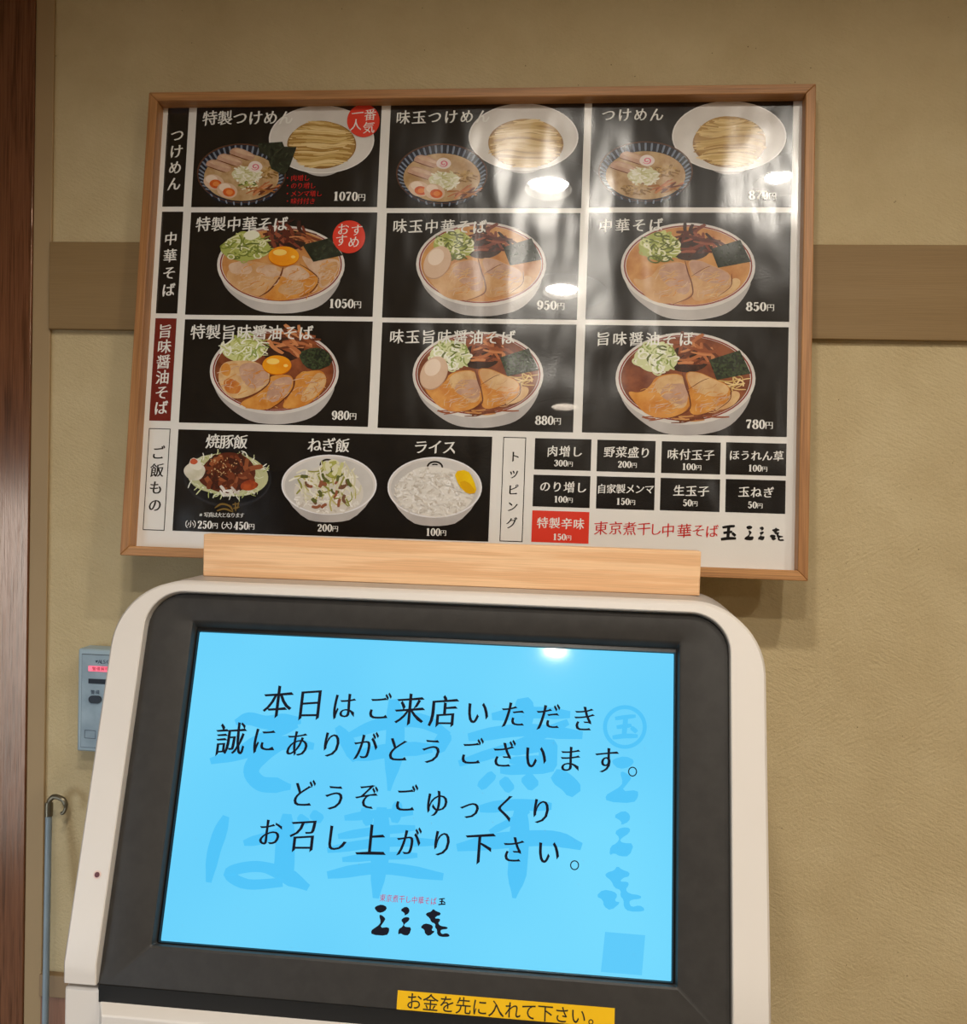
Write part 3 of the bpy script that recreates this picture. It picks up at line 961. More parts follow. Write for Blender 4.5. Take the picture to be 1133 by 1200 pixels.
for key, (T, q) in PANELS.items():
    po = panel('menu_panel', T, q, BLACK, label=LABEL[key])
    d = Print(BOARD, SHEET + .0004, .0000025)
    if key == 'p1':
        tsukemen(d, zt(ZA, 443, 1052, 42, 435), zt(ZA, 553, 945, 132, 408), zt(ZA, 28, 542, 262, 605),
                 [('pork', -.55, -.22), ('pork', -.3, -.42), ('pork', -.02, -.62), ('bits', .5, .0), ('onion', .12, .05), ('nori', .62, -.5), ('naruto', .31, -.22),
                  ('greens', .15, .42), ('menma', .48, .52), ('egg', -.62, .3), ('egg', -.32, .58)], 51)
    if key == 'p2':
        tsukemen(d, zt(Z2, 465, 968, 122, 430), zt(Z2, 553, 900, 195, 415), zt(Z2, 133, 552, 305, 582),
                 [('pork', -.36, -.38), ('pork', -.5, .0), ('bits', .45, .1), ('onion', .05, .22), ('naruto', .04, -.34), ('menma', .5, .6), ('egg', -.5, .5), ('egg', -.16, .6)], 52)
    if key == 'p3':
        tsukemen(d, zt(Z3, 443, 950, 107, 420), zt(Z3, 535, 862, 177, 402), zt(Z3, 117, 536, 285, 552),
                 [('pork', -.3, -.42), ('pork', -.5, -.1), ('bits', .4, .0), ('onion', -.05, .16), ('naruto', .03, -.36), ('menma', .42, .5), ('bits', -.2, .6)], 53)
    if key == 'p4':
        ramen_special(d, (329.1, 310.4, 74.8, 46.2))
    if key == 'p5':
        ramen_two(d, (563.7, 309.6, 76.2, 49.5), 1, 1)
    if key == 'p6':
        ramen_two(d, (806.2, 312.2, 78.8, 51), 1, 0)
    if key == 'p7':
        ramen_shoyu_special(d, (321.4, 435.5, 75.6, 50))
    if key == 'p8':
        ramen_two(d, (560, 439.2, 76.6, 50.6), 0, 1)
    if key == 'p9':
        ramen_two(d, (803.2, 443.6, 82, 54), 0, 0)
    d.build('dish_picture', po)
    st, a, bb, TT, h, pr, x0, x1, y, ph = INFO[key]
    TOP = d.n + .00001
    t = words(po, TT, TOP)
    t.text(st, a, bb, h, WHITE)
    t.build('dish_name', po)
    if pr:
        t = words(po, TT, TOP)
        t.price(pr, x0, x1, y, ph, WHITE, .015)
        t.build('price', po)
    if key == 'p1':
        t = words(po, TT, TOP)
        for s_, yy, xe in (('・肉増し', 420, 777), ('・のり増し', 452, 802), ('・メンマ増し', 485, 828), ('・味付付き', 516, 800)):
            t.text(s_, (697, yy), (xe, yy), 24, REDTXT, 'light')
        t.build('extras_list', po)
    if key in ('p1', 'p4'):
        t = words(po, Z1, TOP + .0001)
        cx, cy = (1012, 182) if key == 'p1' else (952, 664)
        t.ell(cx, cy, 68, 68, REDI, 0, 48, .012, 5)
        if key == 'p1':
            for ch, x, y in (('番', 1040, 157), ('気', 1034, 211), ('一', 988, 152), ('人', 980, 200)):
                t.glyph(ch, x, y, 46, WHITE, 'light')
        else:
            for ch, x, y in (('お', 928, 633), ('す', 984, 637), ('す', 920, 679), ('め', 972, 686)):
                t.glyph(ch, x, y, 46, WHITE, 'light')
        t.build('round_mark', po)
# ---- row headings
for T, q, st, a, bb, h, pm, tm, out, lab in (
        (Z1, [(203, 125), (290, 125), (265, 540), (178, 538)], 'つけめん', (240, 243), (226, 445), 58, BLACK, WHITE, 0, 'black upright heading strip, uppermost'),
        (Z1, [(178, 560), (265, 560), (240, 983), (150, 981)], '中華そば', (213, 672), (203, 885), 56, BLACK, WHITE, 0, 'black upright heading strip, second row'),
        (Z4, [(150, 45), (238, 47), (212, 473), (123, 470)], '旨味醤油そば', (189, 100), (172, 418), 58, BROWN, WHITE, 0, 'maroon upright heading strip'),
        (Z4, [(122, 502), (212, 504), (187, 927), (97, 925)], 'ご飯もの', (160, 605), (147, 822), 58, paper, INKBLK, 1, 'white outlined heading strip at the left'),
        (Z7, [(240, 100), (460, 100), (420, 1095), (205, 1087)], 'トッピング', (347, 285), (320, 915), 108, paper, INKBLK, 1, 'white outlined heading strip beside the toppings')):
    po = panel('heading_strip', T, q, pm, out, lab)
    t = words(po, T)
    t.text(st, a, bb, h, tm)
    t.build('lettering', po)
# ---- rice panel
po = panel('menu_panel', (0, 0, 1), [(140 + 245 * .28244, 360 + 505 * .28244), (430 + 550 * .2668, 360 + 571 * .2668), (430 + 533 * .2668, 360 + 1030 * .2668), (140 + 220 * .28244, 360 + 927 * .28244)], BLACK,
           label='long black panel with three rice bowls')
RICE = [ink((232, 227, 219)), ink((220, 213, 203)), ink((244, 240, 235)), ink((204, 194, 182))]
MEAT = [ink((92, 44, 28)), ink((120, 60, 36)), ink((70, 32, 22)), ink((150, 84, 50))]
ZR = (200, 500, .22948)
d = Print(BOARD, SHEET + .0004, .0000025).use(*ZR)              # roast pork on rice
d.ell(290, 262, 224, 150, ink((40, 40, 42)), 3, 48)
d.ell(290, 258, 216, 140, ink((18, 17, 17)), 3, 48)
d.ell(292, 245, 205, 112, ink((196, 196, 150)), 3, 40, .04, 1)
strands(d, 150, 292, 245, 212, 118, 44, 5, [ink((226, 226, 200)), ink((206, 210, 160)), ink((236, 236, 222)), ink((170, 180, 110))], 61, .6)
d.poly([(170, 190), (230, 140), (310, 128), (385, 150), (430, 200), (435, 260), (380, 320), (300, 345), (225, 330), (150, 290), (140, 250)], MEAT[0], 2)
strands(d, 60, 290, 230, 140, 90, 70, 20, MEAT, 62, .4)
strands(d, 40, 280, 200, 110, 60, 8, 4, [ink((206, 170, 120))], 63, .2)
d.ell(400, 300, 45, 26, ink((184, 84, 40), (140, 56, 30), 90), -15, 24, .1, 2)
strands(d, 8, 290, 335, 60, 12, 46, 12, RICE, 64, .4)
d.ell(122, 228, 52, 48, ink((226, 220, 204), (206, 200, 176), 60), 0, 32, .06, 3)
d.poly([(90, 200), (105, 155), (150, 170), (165, 215), (130, 225)], ink((232, 226, 212)), 1)
d.ell(118, 178, 18, 16, ink((200, 92, 60)), 0, 20, .1, 4)
gold = ink((122, 96, 46))
d.rib([(225, 415), (260, 395), (300, 405), (318, 430)], 10, gold)
d.rib([(235, 430), (275, 420), (320, 436)], 9, gold)
for pts in (((315, 398), (350, 392)), ((330, 385), (332, 432)), ((318, 418), (352, 410)), ((348, 385), (340, 420))):
    d.rib(pts, 7, gold)
d.build('dish_picture', po)
d = Print(BOARD, SHEET + .0004, .0000025).use(*ZR)              # leek on rice
def rice_bowl(d, l, r, t, b, drop):
    cx, cy, rx, ry = (l + r) / 2, (t + b) / 2, (r - l) / 2, (b - t) / 2
    d.poly([(cx - rx * .98, cy), (cx - rx * .85, cy + ry * .6), (cx - rx * .5, cy + ry + drop * .6), (cx - rx * .2, cy + ry + drop), (cx + rx * .2, cy + ry + drop), (cx + rx * .5, cy + ry + drop * .6), (cx + rx * .85, cy + ry * .6), (cx + rx * .98, cy)], CHINA_SH, 1)
    d.ell(cx, cy, rx, ry, CHINA)
    d.ell(cx, cy + ry * .03, rx * .93, ry * .92, ink((214, 210, 206), (198, 193, 188), 12))
    d.ring(cx, cy, rx, ry, rx * .03, ink((236, 234, 236)))
rice_bowl(d, 565, 1052, 143, 450, 38)
d.ring(800, 196, 40, 32, 9, INKBLK)
d.poly([(620, 330), (660, 270), (750, 200), (820, 180), (900, 215), (985, 300), (980, 390), (900, 440), (760, 450), (660, 410)], RICE[1], 2)
strands(d, 110, 800, 380, 165, 62, 22, 8, RICE, 65, .4)
strands(d, 90, 800, 300, 160, 100, 76, 8, [ink((232, 226, 204)), ink((216, 210, 176)), ink((190, 182, 110)), ink((150, 150, 70)), ink((240, 236, 222))], 66, .7)
strands(d, 26, 790, 310, 140, 100, 36, 15, [ink((150, 92, 64)), ink((120, 84, 62)), ink((96, 100, 50))], 67, .5)
strands(d, 14, 825, 215, 40, 34, 50, 18, [ink((226, 222, 186)), ink((206, 204, 140)), ink((176, 176, 90))], 68, .5)
d.build('dish_picture', po)
d = Print(BOARD, SHEET + .0004, .0000025).use(*Z5)              # plain rice
rice_bowl(d, 90, 505, 658, 925, 36)
d.ring(298, 702, 36, 27, 8, INKBLK)
d.rib([(285, 692), (298, 690), (312, 692)], 6, INKBLK)
d.poly([(120, 790), (170, 735), (230, 700), (310, 700), (390, 715), (440, 770), (475, 830), (430, 890), (330, 925), (230, 915), (140, 860)], RICE[0], 2)
strands(d, 420, 295, 812, 172, 104, 20, 7, RICE[:3] + RICE[:3] + RICE[3:], 69, .35)
d.poly([(382, 722), (440, 712), (470, 760), (484, 815), (440, 822), (400, 780)], ink((246, 206, 20), (236, 186, 10), 40), 1)
d.poly([(400, 770), (440, 760), (484, 815), (440, 822)], ink((226, 170, 12)), 1)
d.build('dish_picture', po)
TOP = d.n + .00001
for nm, T, items in (('dish_name', Z4, [('t', '焼豚飯', (387, 557), (502, 560), 60, 'brush')]), ('dish_name', Z4, [('t', 'ねぎ飯', (810, 572), (925, 575), 60, 'brush')]),
                     ('dish_name', Z5, [('t', 'ライス', (236, 615), (362, 616), 64, 'brush')]), ('footnote', Z4, [('t', '※写真は大となります', (341, 861), (508, 864), 19, 'light')]),
                     ('price', Z4, [('t', '小', (295, 900), (295, 900), 26, 'light'), ('a', 280, 900, -1), ('a', 310, 900, 1), ('p', '250円', 323, 408, 902, 33), ('t', '大', (445, 906), (445, 906), 26, 'light'), ('a', 430, 906, -1), ('a', 460, 906, 1), ('p', '450円', 473, 560, 906, 33)]),
                     ('price', Z4, [('p', '200円', 820, 907, 915, 31)]), ('price', Z5, [('p', '100円', 257, 348, 987, 34)])):
    t = words(po, T, TOP)
    for it in items:
        if it[0] == 't':
            t.text(it[1], it[2], it[3], it[4], WHITE, it[5])
        elif it[0] == 'a':                   # round bracket
            _, x, y, k = it
            t.rib([(x - k * 2, y - 15), (x + k * 4, y - 7), (x + k * 4, y + 7), (x - k * 2, y + 15)], 3.5, WHITE, 4, (.6, .6))
        else:
            t.price(*it[1:], WHITE)
    t.build(nm, po)
# ---- toppings
for T, q, st, a, bb, h, pr, x0, x1, y, ph, m_ in (
        (Z7, [(545, 108), (1080, 122), (1065, 418), (530, 405)], '肉増し', (707, 233), (940, 239), 108, '300円', 720, 900, 344, 62, BLACK),
        (Z6, [(108, 565), (358, 570), (353, 705), (106, 700)], '野菜盛り', (160, 617), (313, 621), 49, '200円', 195, 277, 669, 29, BLACK),
        (Z6, [(383, 572), (636, 576), (630, 712), (380, 707)], '味付玉子', (430, 627), (584, 631), 49, '100円', 468, 552, 679, 29, BLACK),
        (Z6, [(657, 577), (915, 580), (912, 718), (655, 714)], 'ほうれん草', (692, 631), (880, 635), 46, '100円', 750, 833, 685, 29, BLACK),
        (Z7, [(527, 455), (1067, 470), (1058, 772), (518, 755)], 'のり増し', (637, 568), (980, 580), 108, '100円', 718, 898, 687, 62, BLACK),
        (Z6, [(106, 720), (355, 727), (350, 865), (103, 858)], '自家製メンマ', (127, 774), (330, 776), 42, '150円', 188, 270, 827, 29, BLACK),
        (Z6, [(378, 728), (633, 733), (628, 872), (375, 866)], '生玉子', (456, 782), (561, 785), 49, '50円', 472, 536, 833, 29, BLACK),
        (Z6, [(657, 733), (912, 738), (908, 880), (652, 874)], '玉ねぎ', (733, 787), (838, 791), 49, '50円', 749, 813, 842, 29, BLACK),
        (Z7, [(515, 793), (1057, 810), (1048, 1110), (505, 1093)], '特製辛味', (612, 913), (955, 924), 108, '150円', 708, 885, 1044, 62, REDI)):
    po = panel('topping_panel', T, q, m_, label='red topping panel' if m_ is REDI else None)
    t = words(po, T)
    t.text(st, a, bb, h, WHITE)
    t.build('topping_name', po)
    t = words(po, T)
    t.price(pr, x0, x1, y, ph, WHITE, .03)
    t.build('price', po)
# ---- shop name line
LOGO = [[(150, 280), (165, 258), (222, 240), (275, 268), (250, 310), (190, 325)],
        [(195, 345), (215, 338), (258, 375), (245, 400), (200, 465), (290, 455), (292, 500), (265, 540), (125, 530), (118, 490), (160, 460), (190, 440), (212, 410)],
        [(393, 295), (450, 258), (485, 285), (480, 325), (435, 350), (440, 325)],
        [(400, 390), (440, 360), (485, 365), (480, 395), (440, 425), (430, 440), (445, 455), (505, 458), (480, 535), (430, 535), (400, 515), (375, 530), (380, 475), (415, 455), (430, 425)],
        [(635, 340), (650, 320), (690, 310), (708, 282), (735, 305), (780, 320), (775, 345), (745, 350), (720, 375), (770, 375), (775, 395), (755, 420), (775, 445), (845, 455), (845, 475),
         (790, 480), (775, 495), (790, 525), (835, 512), (865, 530), (860, 550), (775, 550), (745, 525), (745, 480), (725, 460), (730, 425), (690, 410), (675, 370)],
        [(585, 460), (625, 420), (690, 432), (710, 455), (690, 490), (730, 495), (670, 545), (630, 520), (625, 480)]]
def logo(p, ids, src, dst, m):
    for k in ids:
        p.poly([(dst[0] + (x - src[0]) / (src[2] - src[0]) * (dst[2] - dst[0]), dst[1] + (y - src[1]) / (src[3] - src[1]) * (dst[3] - dst[1])) for x, y in LOGO[k]], m, 1)
def gyoku(p, x, y, wd, h, m, k=1.0):
    """the heavy brush-written jewel character of the shop name"""
    X, Y = lambda a: x + a * wd, lambda a: y + a * h
    th = h * .17 * k
    p.rib([(X(.10), Y(.16)), (X(.5), Y(.10)), (X(.90), Y(.06))], th, m, 4, (.8, .7))
    p.rib([(X(.16), Y(.52)), (X(.5), Y(.47)), (X(.74), Y(.44))], th, m, 4, (.8, .7))
    p.rib([(X(.0), Y(.94)), (X(.45), Y(.88)), (X(.98), Y(.88))], th * 1.15, m, 4, (.8, .7))
    p.rib([(X(.52), Y(.04)), (X(.48), Y(.5)), (X(.44), Y(.92))], th * 1.2, m, 4, (.9, .8))
    p.rib([(X(.72), Y(.52)), (X(.84), Y(.62)), (X(.94), Y(.72))], th * 1.1, m, 3, (.6, .8))
ZS = (690, 600, .2118)
t = words(None, ZS)
for ch, x, y, h in (('東', 66, 90, 72), ('京', 148, 90, 70), ('煮', 226, 93, 70), ('干', 304, 94, 70), ('し', 368, 97, 66), ('中', 438, 102, 72), ('華', 527, 106, 74), ('そ', 606, 104, 68), ('ば', 680, 108, 68)):
    t.glyph(ch, x, y, h, REDTXT, 'light')
gyoku(t, 730, 72, 86, 84, INKBLK)
logo(t, range(6), (118, 240, 865, 550), (860, 74, 1080, 160), INKBLK)
t.build('shop_name', menu)

# ================================================================== TICKET MACHINE
MX = -.0297
machine = empty('ticket_machine', (MX, -.25, 0), 0, 'white ticket vending machine with a large lit cyan screen in a black surround', 'ticket machine')
white_m = plain('machine_white', (228, 221, 214), .38, (224, 217, 210), 5, .5, (900, .05, .0004))
black_m = plain('bezel_black', (54, 51, 48), .5, (48, 45, 42), 60, .4, (1400, .25, .0004))
gap_m = plain('gap_black', (10, 10, 10), .7)
HO, VB, VK = .022, -.203, -.183               # housing front stands HO proud of the glass; its bottom; where it turns upright
def HP(u, v, n):
    if v >= VK:
        return SCR.P(u, v, n)
    p = SCR.P(u, VK, n)
    return p + np.array([0, 0, (v - VK)])
def arch(hw, top, r, bot, nseg=14, ns=8):
    """outline up the left side, round the top corners and down the right side"""
    pts = [(-hw, bot + (VK - bot) * k / 2) for k in range(2)] + [(-hw, VK + (top - r - VK) * k / ns) for k in range(ns)]
    pts += [(-hw + r - r * math.cos(t), top - r + r * math.sin(t)) for t in np.linspace(0, math.pi / 2, nseg)]
    return pts + [(-x, y) for x, y in pts[::-1]]
YB = -.150
outer, outer_in, inner = arch(.3500, .2105, .072, VB), arch(.3475, .2080, .0695, VB), arch(.3145, .2003, .040, VB)
b = MB()
def depth(pts, d, inset=0.):
    rows = []
    for u, v in pts:
        p = HP(u, v, HO)
        rows.append(np.array([p[0] * 1.0, p[1] + d, p[2]]))
    return rows
front = [HP(u, v, HO) for u, v in outer_in]
rows = [[HP(u, v, .004) for u, v in inner], [HP(u, v, HO - .001) for u, v in inner],
        [HP(u, v, HO) for u, v in arch(.3155, .2013, .041, VB)], front, depth(outer, .003), depth(outer, .022)]
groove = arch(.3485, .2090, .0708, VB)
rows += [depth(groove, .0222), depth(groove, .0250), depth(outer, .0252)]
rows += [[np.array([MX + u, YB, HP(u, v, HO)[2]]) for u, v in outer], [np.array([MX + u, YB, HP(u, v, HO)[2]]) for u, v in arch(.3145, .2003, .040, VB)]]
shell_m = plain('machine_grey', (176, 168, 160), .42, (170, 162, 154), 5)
b.grid(rows[:8], white_m)
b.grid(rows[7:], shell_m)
back = [np.array([MX + u, YB, HP(u, v, HO)[2]]) for u, v in arch(.3145, .2003, .040, VB)]
b.face(back, white_m)
# underside of the two cheeks and of the head
for i in (0, -1):
    b.face([r[i] for r in rows], white_m)
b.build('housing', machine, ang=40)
# bezel: flat black surround with sloping recess down to the glass
def rrect(hw, v0, v1, r, n=8, rb=None):
    pts = []
    for cx, cy, a0, rr in ((hw, v1, 0, r), (-hw, v1, 90, r), (-hw, v0, 180, rb), (hw, v0, 270, rb)):
        sx, sy = (1 if cx > 0 else -1), (1 if cy == v1 else -1)
        for t in np.linspace(a0, a0 + 90, n):
            pts.append((cx - sx * rr + rr * math.cos(rad(t)), cy - sy * rr + rr * math.sin(rad(t))))
    return pts
BZ = .013
bo_ = rrect(.3138, -.2075, .1996, .0393, 8, .002)
bi_ = rrect(.2665, -.1640, .1715, .003, 8, .003)
bj_ = rrect(.2590, -.1590, .1590, .001, 8, .001)
bi2 = rrect(.2640, -.1620, .1690, .002, 8, .002)
b = MB()
b.grid([[SCR.P(u, v, .002) for u, v in bo_], [SCR.P(u, v, BZ - .001) for u, v in bo_], [SCR.P(u * .997, v * .997, BZ) for u, v in bo_],
        [SCR.P(u, v, BZ) for u, v in bi_], [SCR.P(u, v, BZ - .0015) for u, v in bi2], [SCR.P(u, v, .003) for u, v in rrect(.2620, -.1612, .1635, .002, 8, .002)]], black_m, close_cols=True)
bz = b.build('bezel', machine)
b = MB()
b.grid([[SCR.P(u, v, .0032) for u, v in rrect(.2622, -.1615, .1637, .002, 8, .002)], [SCR.P(u, v, .0036) for u, v in rrect(.2602, -.1600, .1600, .001, 8, .001)], [SCR.P(u, v, .0006) for u, v in bj_]], plain('gasket_black', (14, 14, 15), .35), close_cols=True)
b.build('screen_gasket', bz)
# display
cyan = lit('display_cyan', (116, 218, 254), 1.0, (98, 204, 250), 4)
b = MB()
f = [SCR.P(u, v, 0) for u, v in ((-.261, -.161), (.261, -.161), (.261, .161), (-.261, .161))]
k = [SCR.P(u, v, -.012) for u, v in ((-.261, -.161), (.261, -.161), (.261, .161), (-.261, .161))]
b.tris(f + k, [(0, 1, 2, 3), (7, 6, 5, 4), (0, 4, 5, 1), (1, 5, 6, 2), (2, 6, 7, 3), (3, 7, 4, 0)], cyan)
scr = b.build('display', machine)
scr['label'] = 'lit cyan display with a written greeting'
DEEP = lit('display_deep_cyan', (80, 196, 248), 1.0)
DINK = lit('display_black', (18, 22, 34), 1.0)
DRED = lit('display_red', (190, 62, 110), 1.0)
p = Print(SCR, .0001, .000003)
p.use(240, 800, .2167)
so_ = dict(taper=(.6, .6))
for pts, wd in (([(165, 215), (240, 195), (330, 215), (420, 205), (520, 205)], [50, 70, 74, 76, 60]), ([(500, 225), (380, 270), (300, 310), (180, 370)], [60, 60, 70, 60]),
                ([(30, 425), (180, 385), (330, 345), (450, 325), (590, 345)], [56, 70, 76, 76, 60]), ([(430, 335), (300, 400), (250, 480), (300, 545), (390, 555), (465, 565)], [60, 90, 84, 84, 84, 50]),
                ([(115, 722), (75, 830), (45, 930), (20, 1080)], [60, 76, 70, 50]), ([(210, 868), (340, 835), (480, 775)], [50, 60, 40]), ([(445, 710), (435, 850), (430, 980), (420, 1070)], [80, 104, 110, 110]),
                ([(560, 1110), (470, 1060), (330, 1000), (210, 1000), (130, 1035), (230, 1090), (420, 1080)], [60, 90, 60, 60, 60, 60, 80]), ([(575, 705), (635, 745)], 56), ([(505, 722), (560, 760)], 44)):
    p.rib(pts, wd, DEEP, **so_)
p.use(420, 800, .2167)
for pts, wd in (([(190, 90), (200, 250), (190, 400), (165, 585)], [86, 100, 104, 30]), ([(-115, 238), (-60, 320), (-10, 420)], [50, 80, 76]), ([(-60, 290), (120, 225), (330, 205), (490, 285)], [50, 70, 80, 60]),
                ([(480, 270), (420, 370)], 80), ([(-20, 400), (180, 365), (400, 355)], 76)):
    p.rib(pts, wd, DEEP, **so_)
p.use(230, 780, .5031)
for pts, wd in (([(345, 355), (430, 345), (505, 342)], 20), ([(392, 330), (402, 372)], 24), ([(470, 318), (462, 366)], 24), ([(330, 398), (420, 385), (510, 378)], 20), ([(305, 430), (430, 412), (565, 412)], 22),
                ([(340, 452), (430, 444), (515, 442)], 18), ([(305, 488), (430, 472), (575, 492)], 28), ([(432, 330), (428, 440), (418, 542)], [38, 44, 24])):
    p.rib(pts, wd, DEEP, **so_)
p.use(540, 800, .2417)
for pts, wd in (([(300, 75), (310, 150), (290, 250)], [90, 90, 80]), ([(150, 165), (340, 145), (530, 155)], 56), ([(35, 265), (300, 230), (590, 255)], 62), ([(520, 190), (280, 300), (-10, 392)], 50),
                ([(425, 275), (420, 430)], 90), ([(230, 330), (420, 300)], 60), ([(235, 380), (400, 370)], 40), ([(190, 425), (450, 415)], 50), ([(160, 440), (90, 510)], 50), ([(200, 465), (245, 525)], 54),
                ([(310, 450), (360, 510)], 66), ([(450, 440), (520, 490), (560, 540)], 84), ([(90, 612), (260, 592), (440, 600)], 56), ([(330, 620), (230, 680), (140, 725)], 36), ([(-20, 800), (200, 765), (440, 755), (585, 795)], [60, 80, 76, 60]),
                ([(290, 600), (282, 780), (272, 930), (258, 1045)], [90, 96, 92, 30])):
    p.rib(pts, wd, DEEP, **so_)
p.build('pale_brush_writing', scr)
p = Print(SCR, .0002, .000003).use(540, 800, .2417)
p.ring(795, 215, 106, 106, 19, DEEP)
gyoku(p, 735, 155, 125, 118, DEEP, 1.0)
logo(p, (0, 1), (118, 240, 292, 540), (700, 355, 860, 585), DEEP)
logo(p, (2, 3), (375, 258, 505, 535), (720, 618, 840, 842), DEEP)
logo(p, (4, 5), (585, 282, 865, 550), (655, 888, 890, 1110), DEEP)
p.use(0, 0, 1)
p.poly([(709, 1092), (756, 1096), (752, 1143), (704, 1139)], lit('display_mid_cyan', (92, 202, 250), 1.0))
p.build('pale_shop_mark', scr)
KAN = '本日来店誠召上下'
for line in ([('本', 190, 85), ('日', 265, 90), ('は', 343, 95), ('ご', 425, 98), ('来', 497, 103), ('店', 575, 107), ('い', 655, 110), ('た', 737, 115), ('だ', 820, 120), ('き', 903, 125)],
             [('誠', 80, 172), ('に', 157, 174), ('あ', 235, 183), ('り', 315, 185), ('が', 395, 190), ('と', 468, 196), ('う', 548, 200), ('ご', 640, 203), ('ざ', 715, 209), ('い', 790, 213), ('ま', 870, 219), ('す', 955, 222)],
             [('ど', 248, 300), ('う', 322, 308), ('ぞ', 398, 306), ('ご', 487, 312), ('ゆ', 560, 322), ('っ', 637, 330), ('く', 720, 333), ('り', 803, 340)],
             [('お', 172, 390), ('召', 250, 395), ('し', 325, 402), ('上', 408, 408), ('が', 495, 413), ('り', 572, 415), ('下', 660, 425), ('さ', 738, 430), ('い', 820, 435)]):
    p = Print(SCR, .0005, .000004).use(230, 780, .5031)
    for ch, x, y in line:
        p.glyph(ch, x, y, 67 if ch in KAN else 58, DINK, 'script', .92 if ch not in KAN else .95)
    if line[0][0] == '誠':
        p.ring(1016, 247, 10.5, 11.5, 2.6, DINK)
    if line[0][0] == 'お':
        p.ring(881, 465, 10.5, 11.5, 2.6, DINK)
    p.build('greeting_line', scr)
p = Print(SCR, .0005, .000004).use(420, 1030, .12357)
p.text('東京煮干し中華そば', (230, 180), (712, 212), 62, DRED, 'light', .85)
gyoku(p, 757, 182, 70, 66, DINK)
logo(p, range(6), (118, 240, 865, 550), (118, 240, 865, 550), DINK)
p.build('shop_logo', scr)
# yellow sticker
st_m = plain('sticker_yellow', (242, 190, 16), .4)
b = MB()
u0, u1, v0, v1 = -.0072, .2045, -.2050, -.1843
f = [SCR.P(u, v, BZ + .0005) for u, v in ((u0, v0), (u1, v0), (u1, v1), (u0, v1))]
k = [SCR.P(u, v, BZ) for u, v in ((u0, v0), (u1, v0), (u1, v1), (u0, v1))]
b.tris(f + k, [(0, 1, 2, 3), (0, 4, 5, 1), (1, 5, 6, 2), (2, 6, 7, 3), (3, 7, 4, 0)], st_m)
stk = b.build('sticker', machine)
stk['label'] = 'yellow sticker with black writing'
p = Print(SCR, BZ + .0007, .000004).use(460, 1100, .24713)
sb = plain('sticker_ink', (26, 20, 12), .5)
p.text('お金を先に入れて下さい', (102, 298), (880, 369), 72, sb, 'gothic')
p.ring(940, 395, 12, 13, 5, sb)
p.build('lettering', stk)
# sensor dot on the left cheek
b = MB()
u, v = SCR.at(114, 1025, HO)
for r, n, mm in ((.0042, .0004, plain('sensor_ring', (226, 200, 190), .4)), (.0027, .0008, plain('sensor_red', (96, 30, 26), .25))):
    b.face([SCR.P(u + r * math.cos(t), v + r * math.sin(t), HO + n) for t in np.linspace(0, 2 * math.pi, 20, endpoint=False)], mm)
    b.grid([[SCR.P(u + r * math.cos(t), v + r * math.sin(t), HO + q_) for t in np.linspace(0, 2 * math.pi, 20, endpoint=False)] for q_ in (-.001, n)], mm, close_cols=True)
b.build('sensor', machine)['label'] = 'small dark red sensor'
# dark neck between head and cabinet, and the cabinet below
zb = HP(0, VB, HO)[2]
b = MB()
b.box((MX - .335, -.345, zb - .03), (MX + .335, YB - .01, zb + .03), gap_m)
b.build('neck', machine)
yf = HP(0, VB, HO)[1]
ZC = zb - .006
b = MB()
b.box((MX - .35, yf + .004, 0.06), (MX + .35, YB, ZC), white_m)
b.build('cabinet', machine, bevel=.003)
b = MB()
b.box((MX - .33, yf + .03, 0.0), (MX + .33, YB - .02, .07), gap_m)
b.build('plinth', machine)
b = MB()                                       # door: slab with bevelled left and right edges
hw, dz0, dz1, dep = .312, .09, ZC - .0105, .020
y0, y1 = yf + .004, yf + .004 - dep
lo = [(MX - hw, y0, dz0), (MX + hw, y0, dz0), (MX + hw, y0, dz1), (MX - hw, y0, dz1)]
hi = [(MX - hw + .012, y1, dz0 + .004), (MX + hw - .012, y1, dz0 + .004), (MX + hw - .012, y1, dz1 - .004), (MX - hw + .012, y1, dz1 - .004)]
b.tris(lo + hi, [(4, 5, 6, 7), (0, 1, 5, 4), (1, 2, 6, 5), (2, 3, 7, 6), (3, 0, 4, 7)], white_m)
dr = b.build('door', machine, bevel=.0015)
b = MB()                                       # black strip standing in for the shaded gap between head and door
b.box((MX - hw, yf + .0015, dz1 - .001), (MX + hw, yf + .010, ZC + .006), gap_m)
b.build('door_gap_shade', machine)
b = MB()                                       # recessed slot plate on the door
def rr2(x0, x1, z0, z1, r, y, n=6):
    out = []
    for cx, cz, a0 in ((x1 - r, z1 - r, 0), (x0 + r, z1 - r, 90), (x0 + r, z0 + r, 180), (x1 - r, z0 + r, 270)):
        out += [(cx + r * math.cos(rad(t)), y, cz + r * math.sin(rad(t))) for t in np.linspace(a0, a0 + 90, n)]
    return out
zs = dz1 - .022
b.grid([rr2(MX - .225, MX - .05, zs - .14, zs, .006, y1 - .0002), rr2(MX - .2238, MX - .0512, zs - .1388, zs - .0012, .005, y1 - .0012)], gap_m, close_cols=True)
b.face(rr2(MX - .2238, MX - .0512, zs - .1388, zs - .0012, .005, y1 - .0012), white_m)
b.build('slot_plate', dr)
b = MB()
b.box((MX + .02, y1 - .004, zs - .12), (MX + .22, y1, zs), plain('coin_panel', (150, 148, 146), .35, metal=.3))
b.build('coin_panel', dr, bevel=.002)

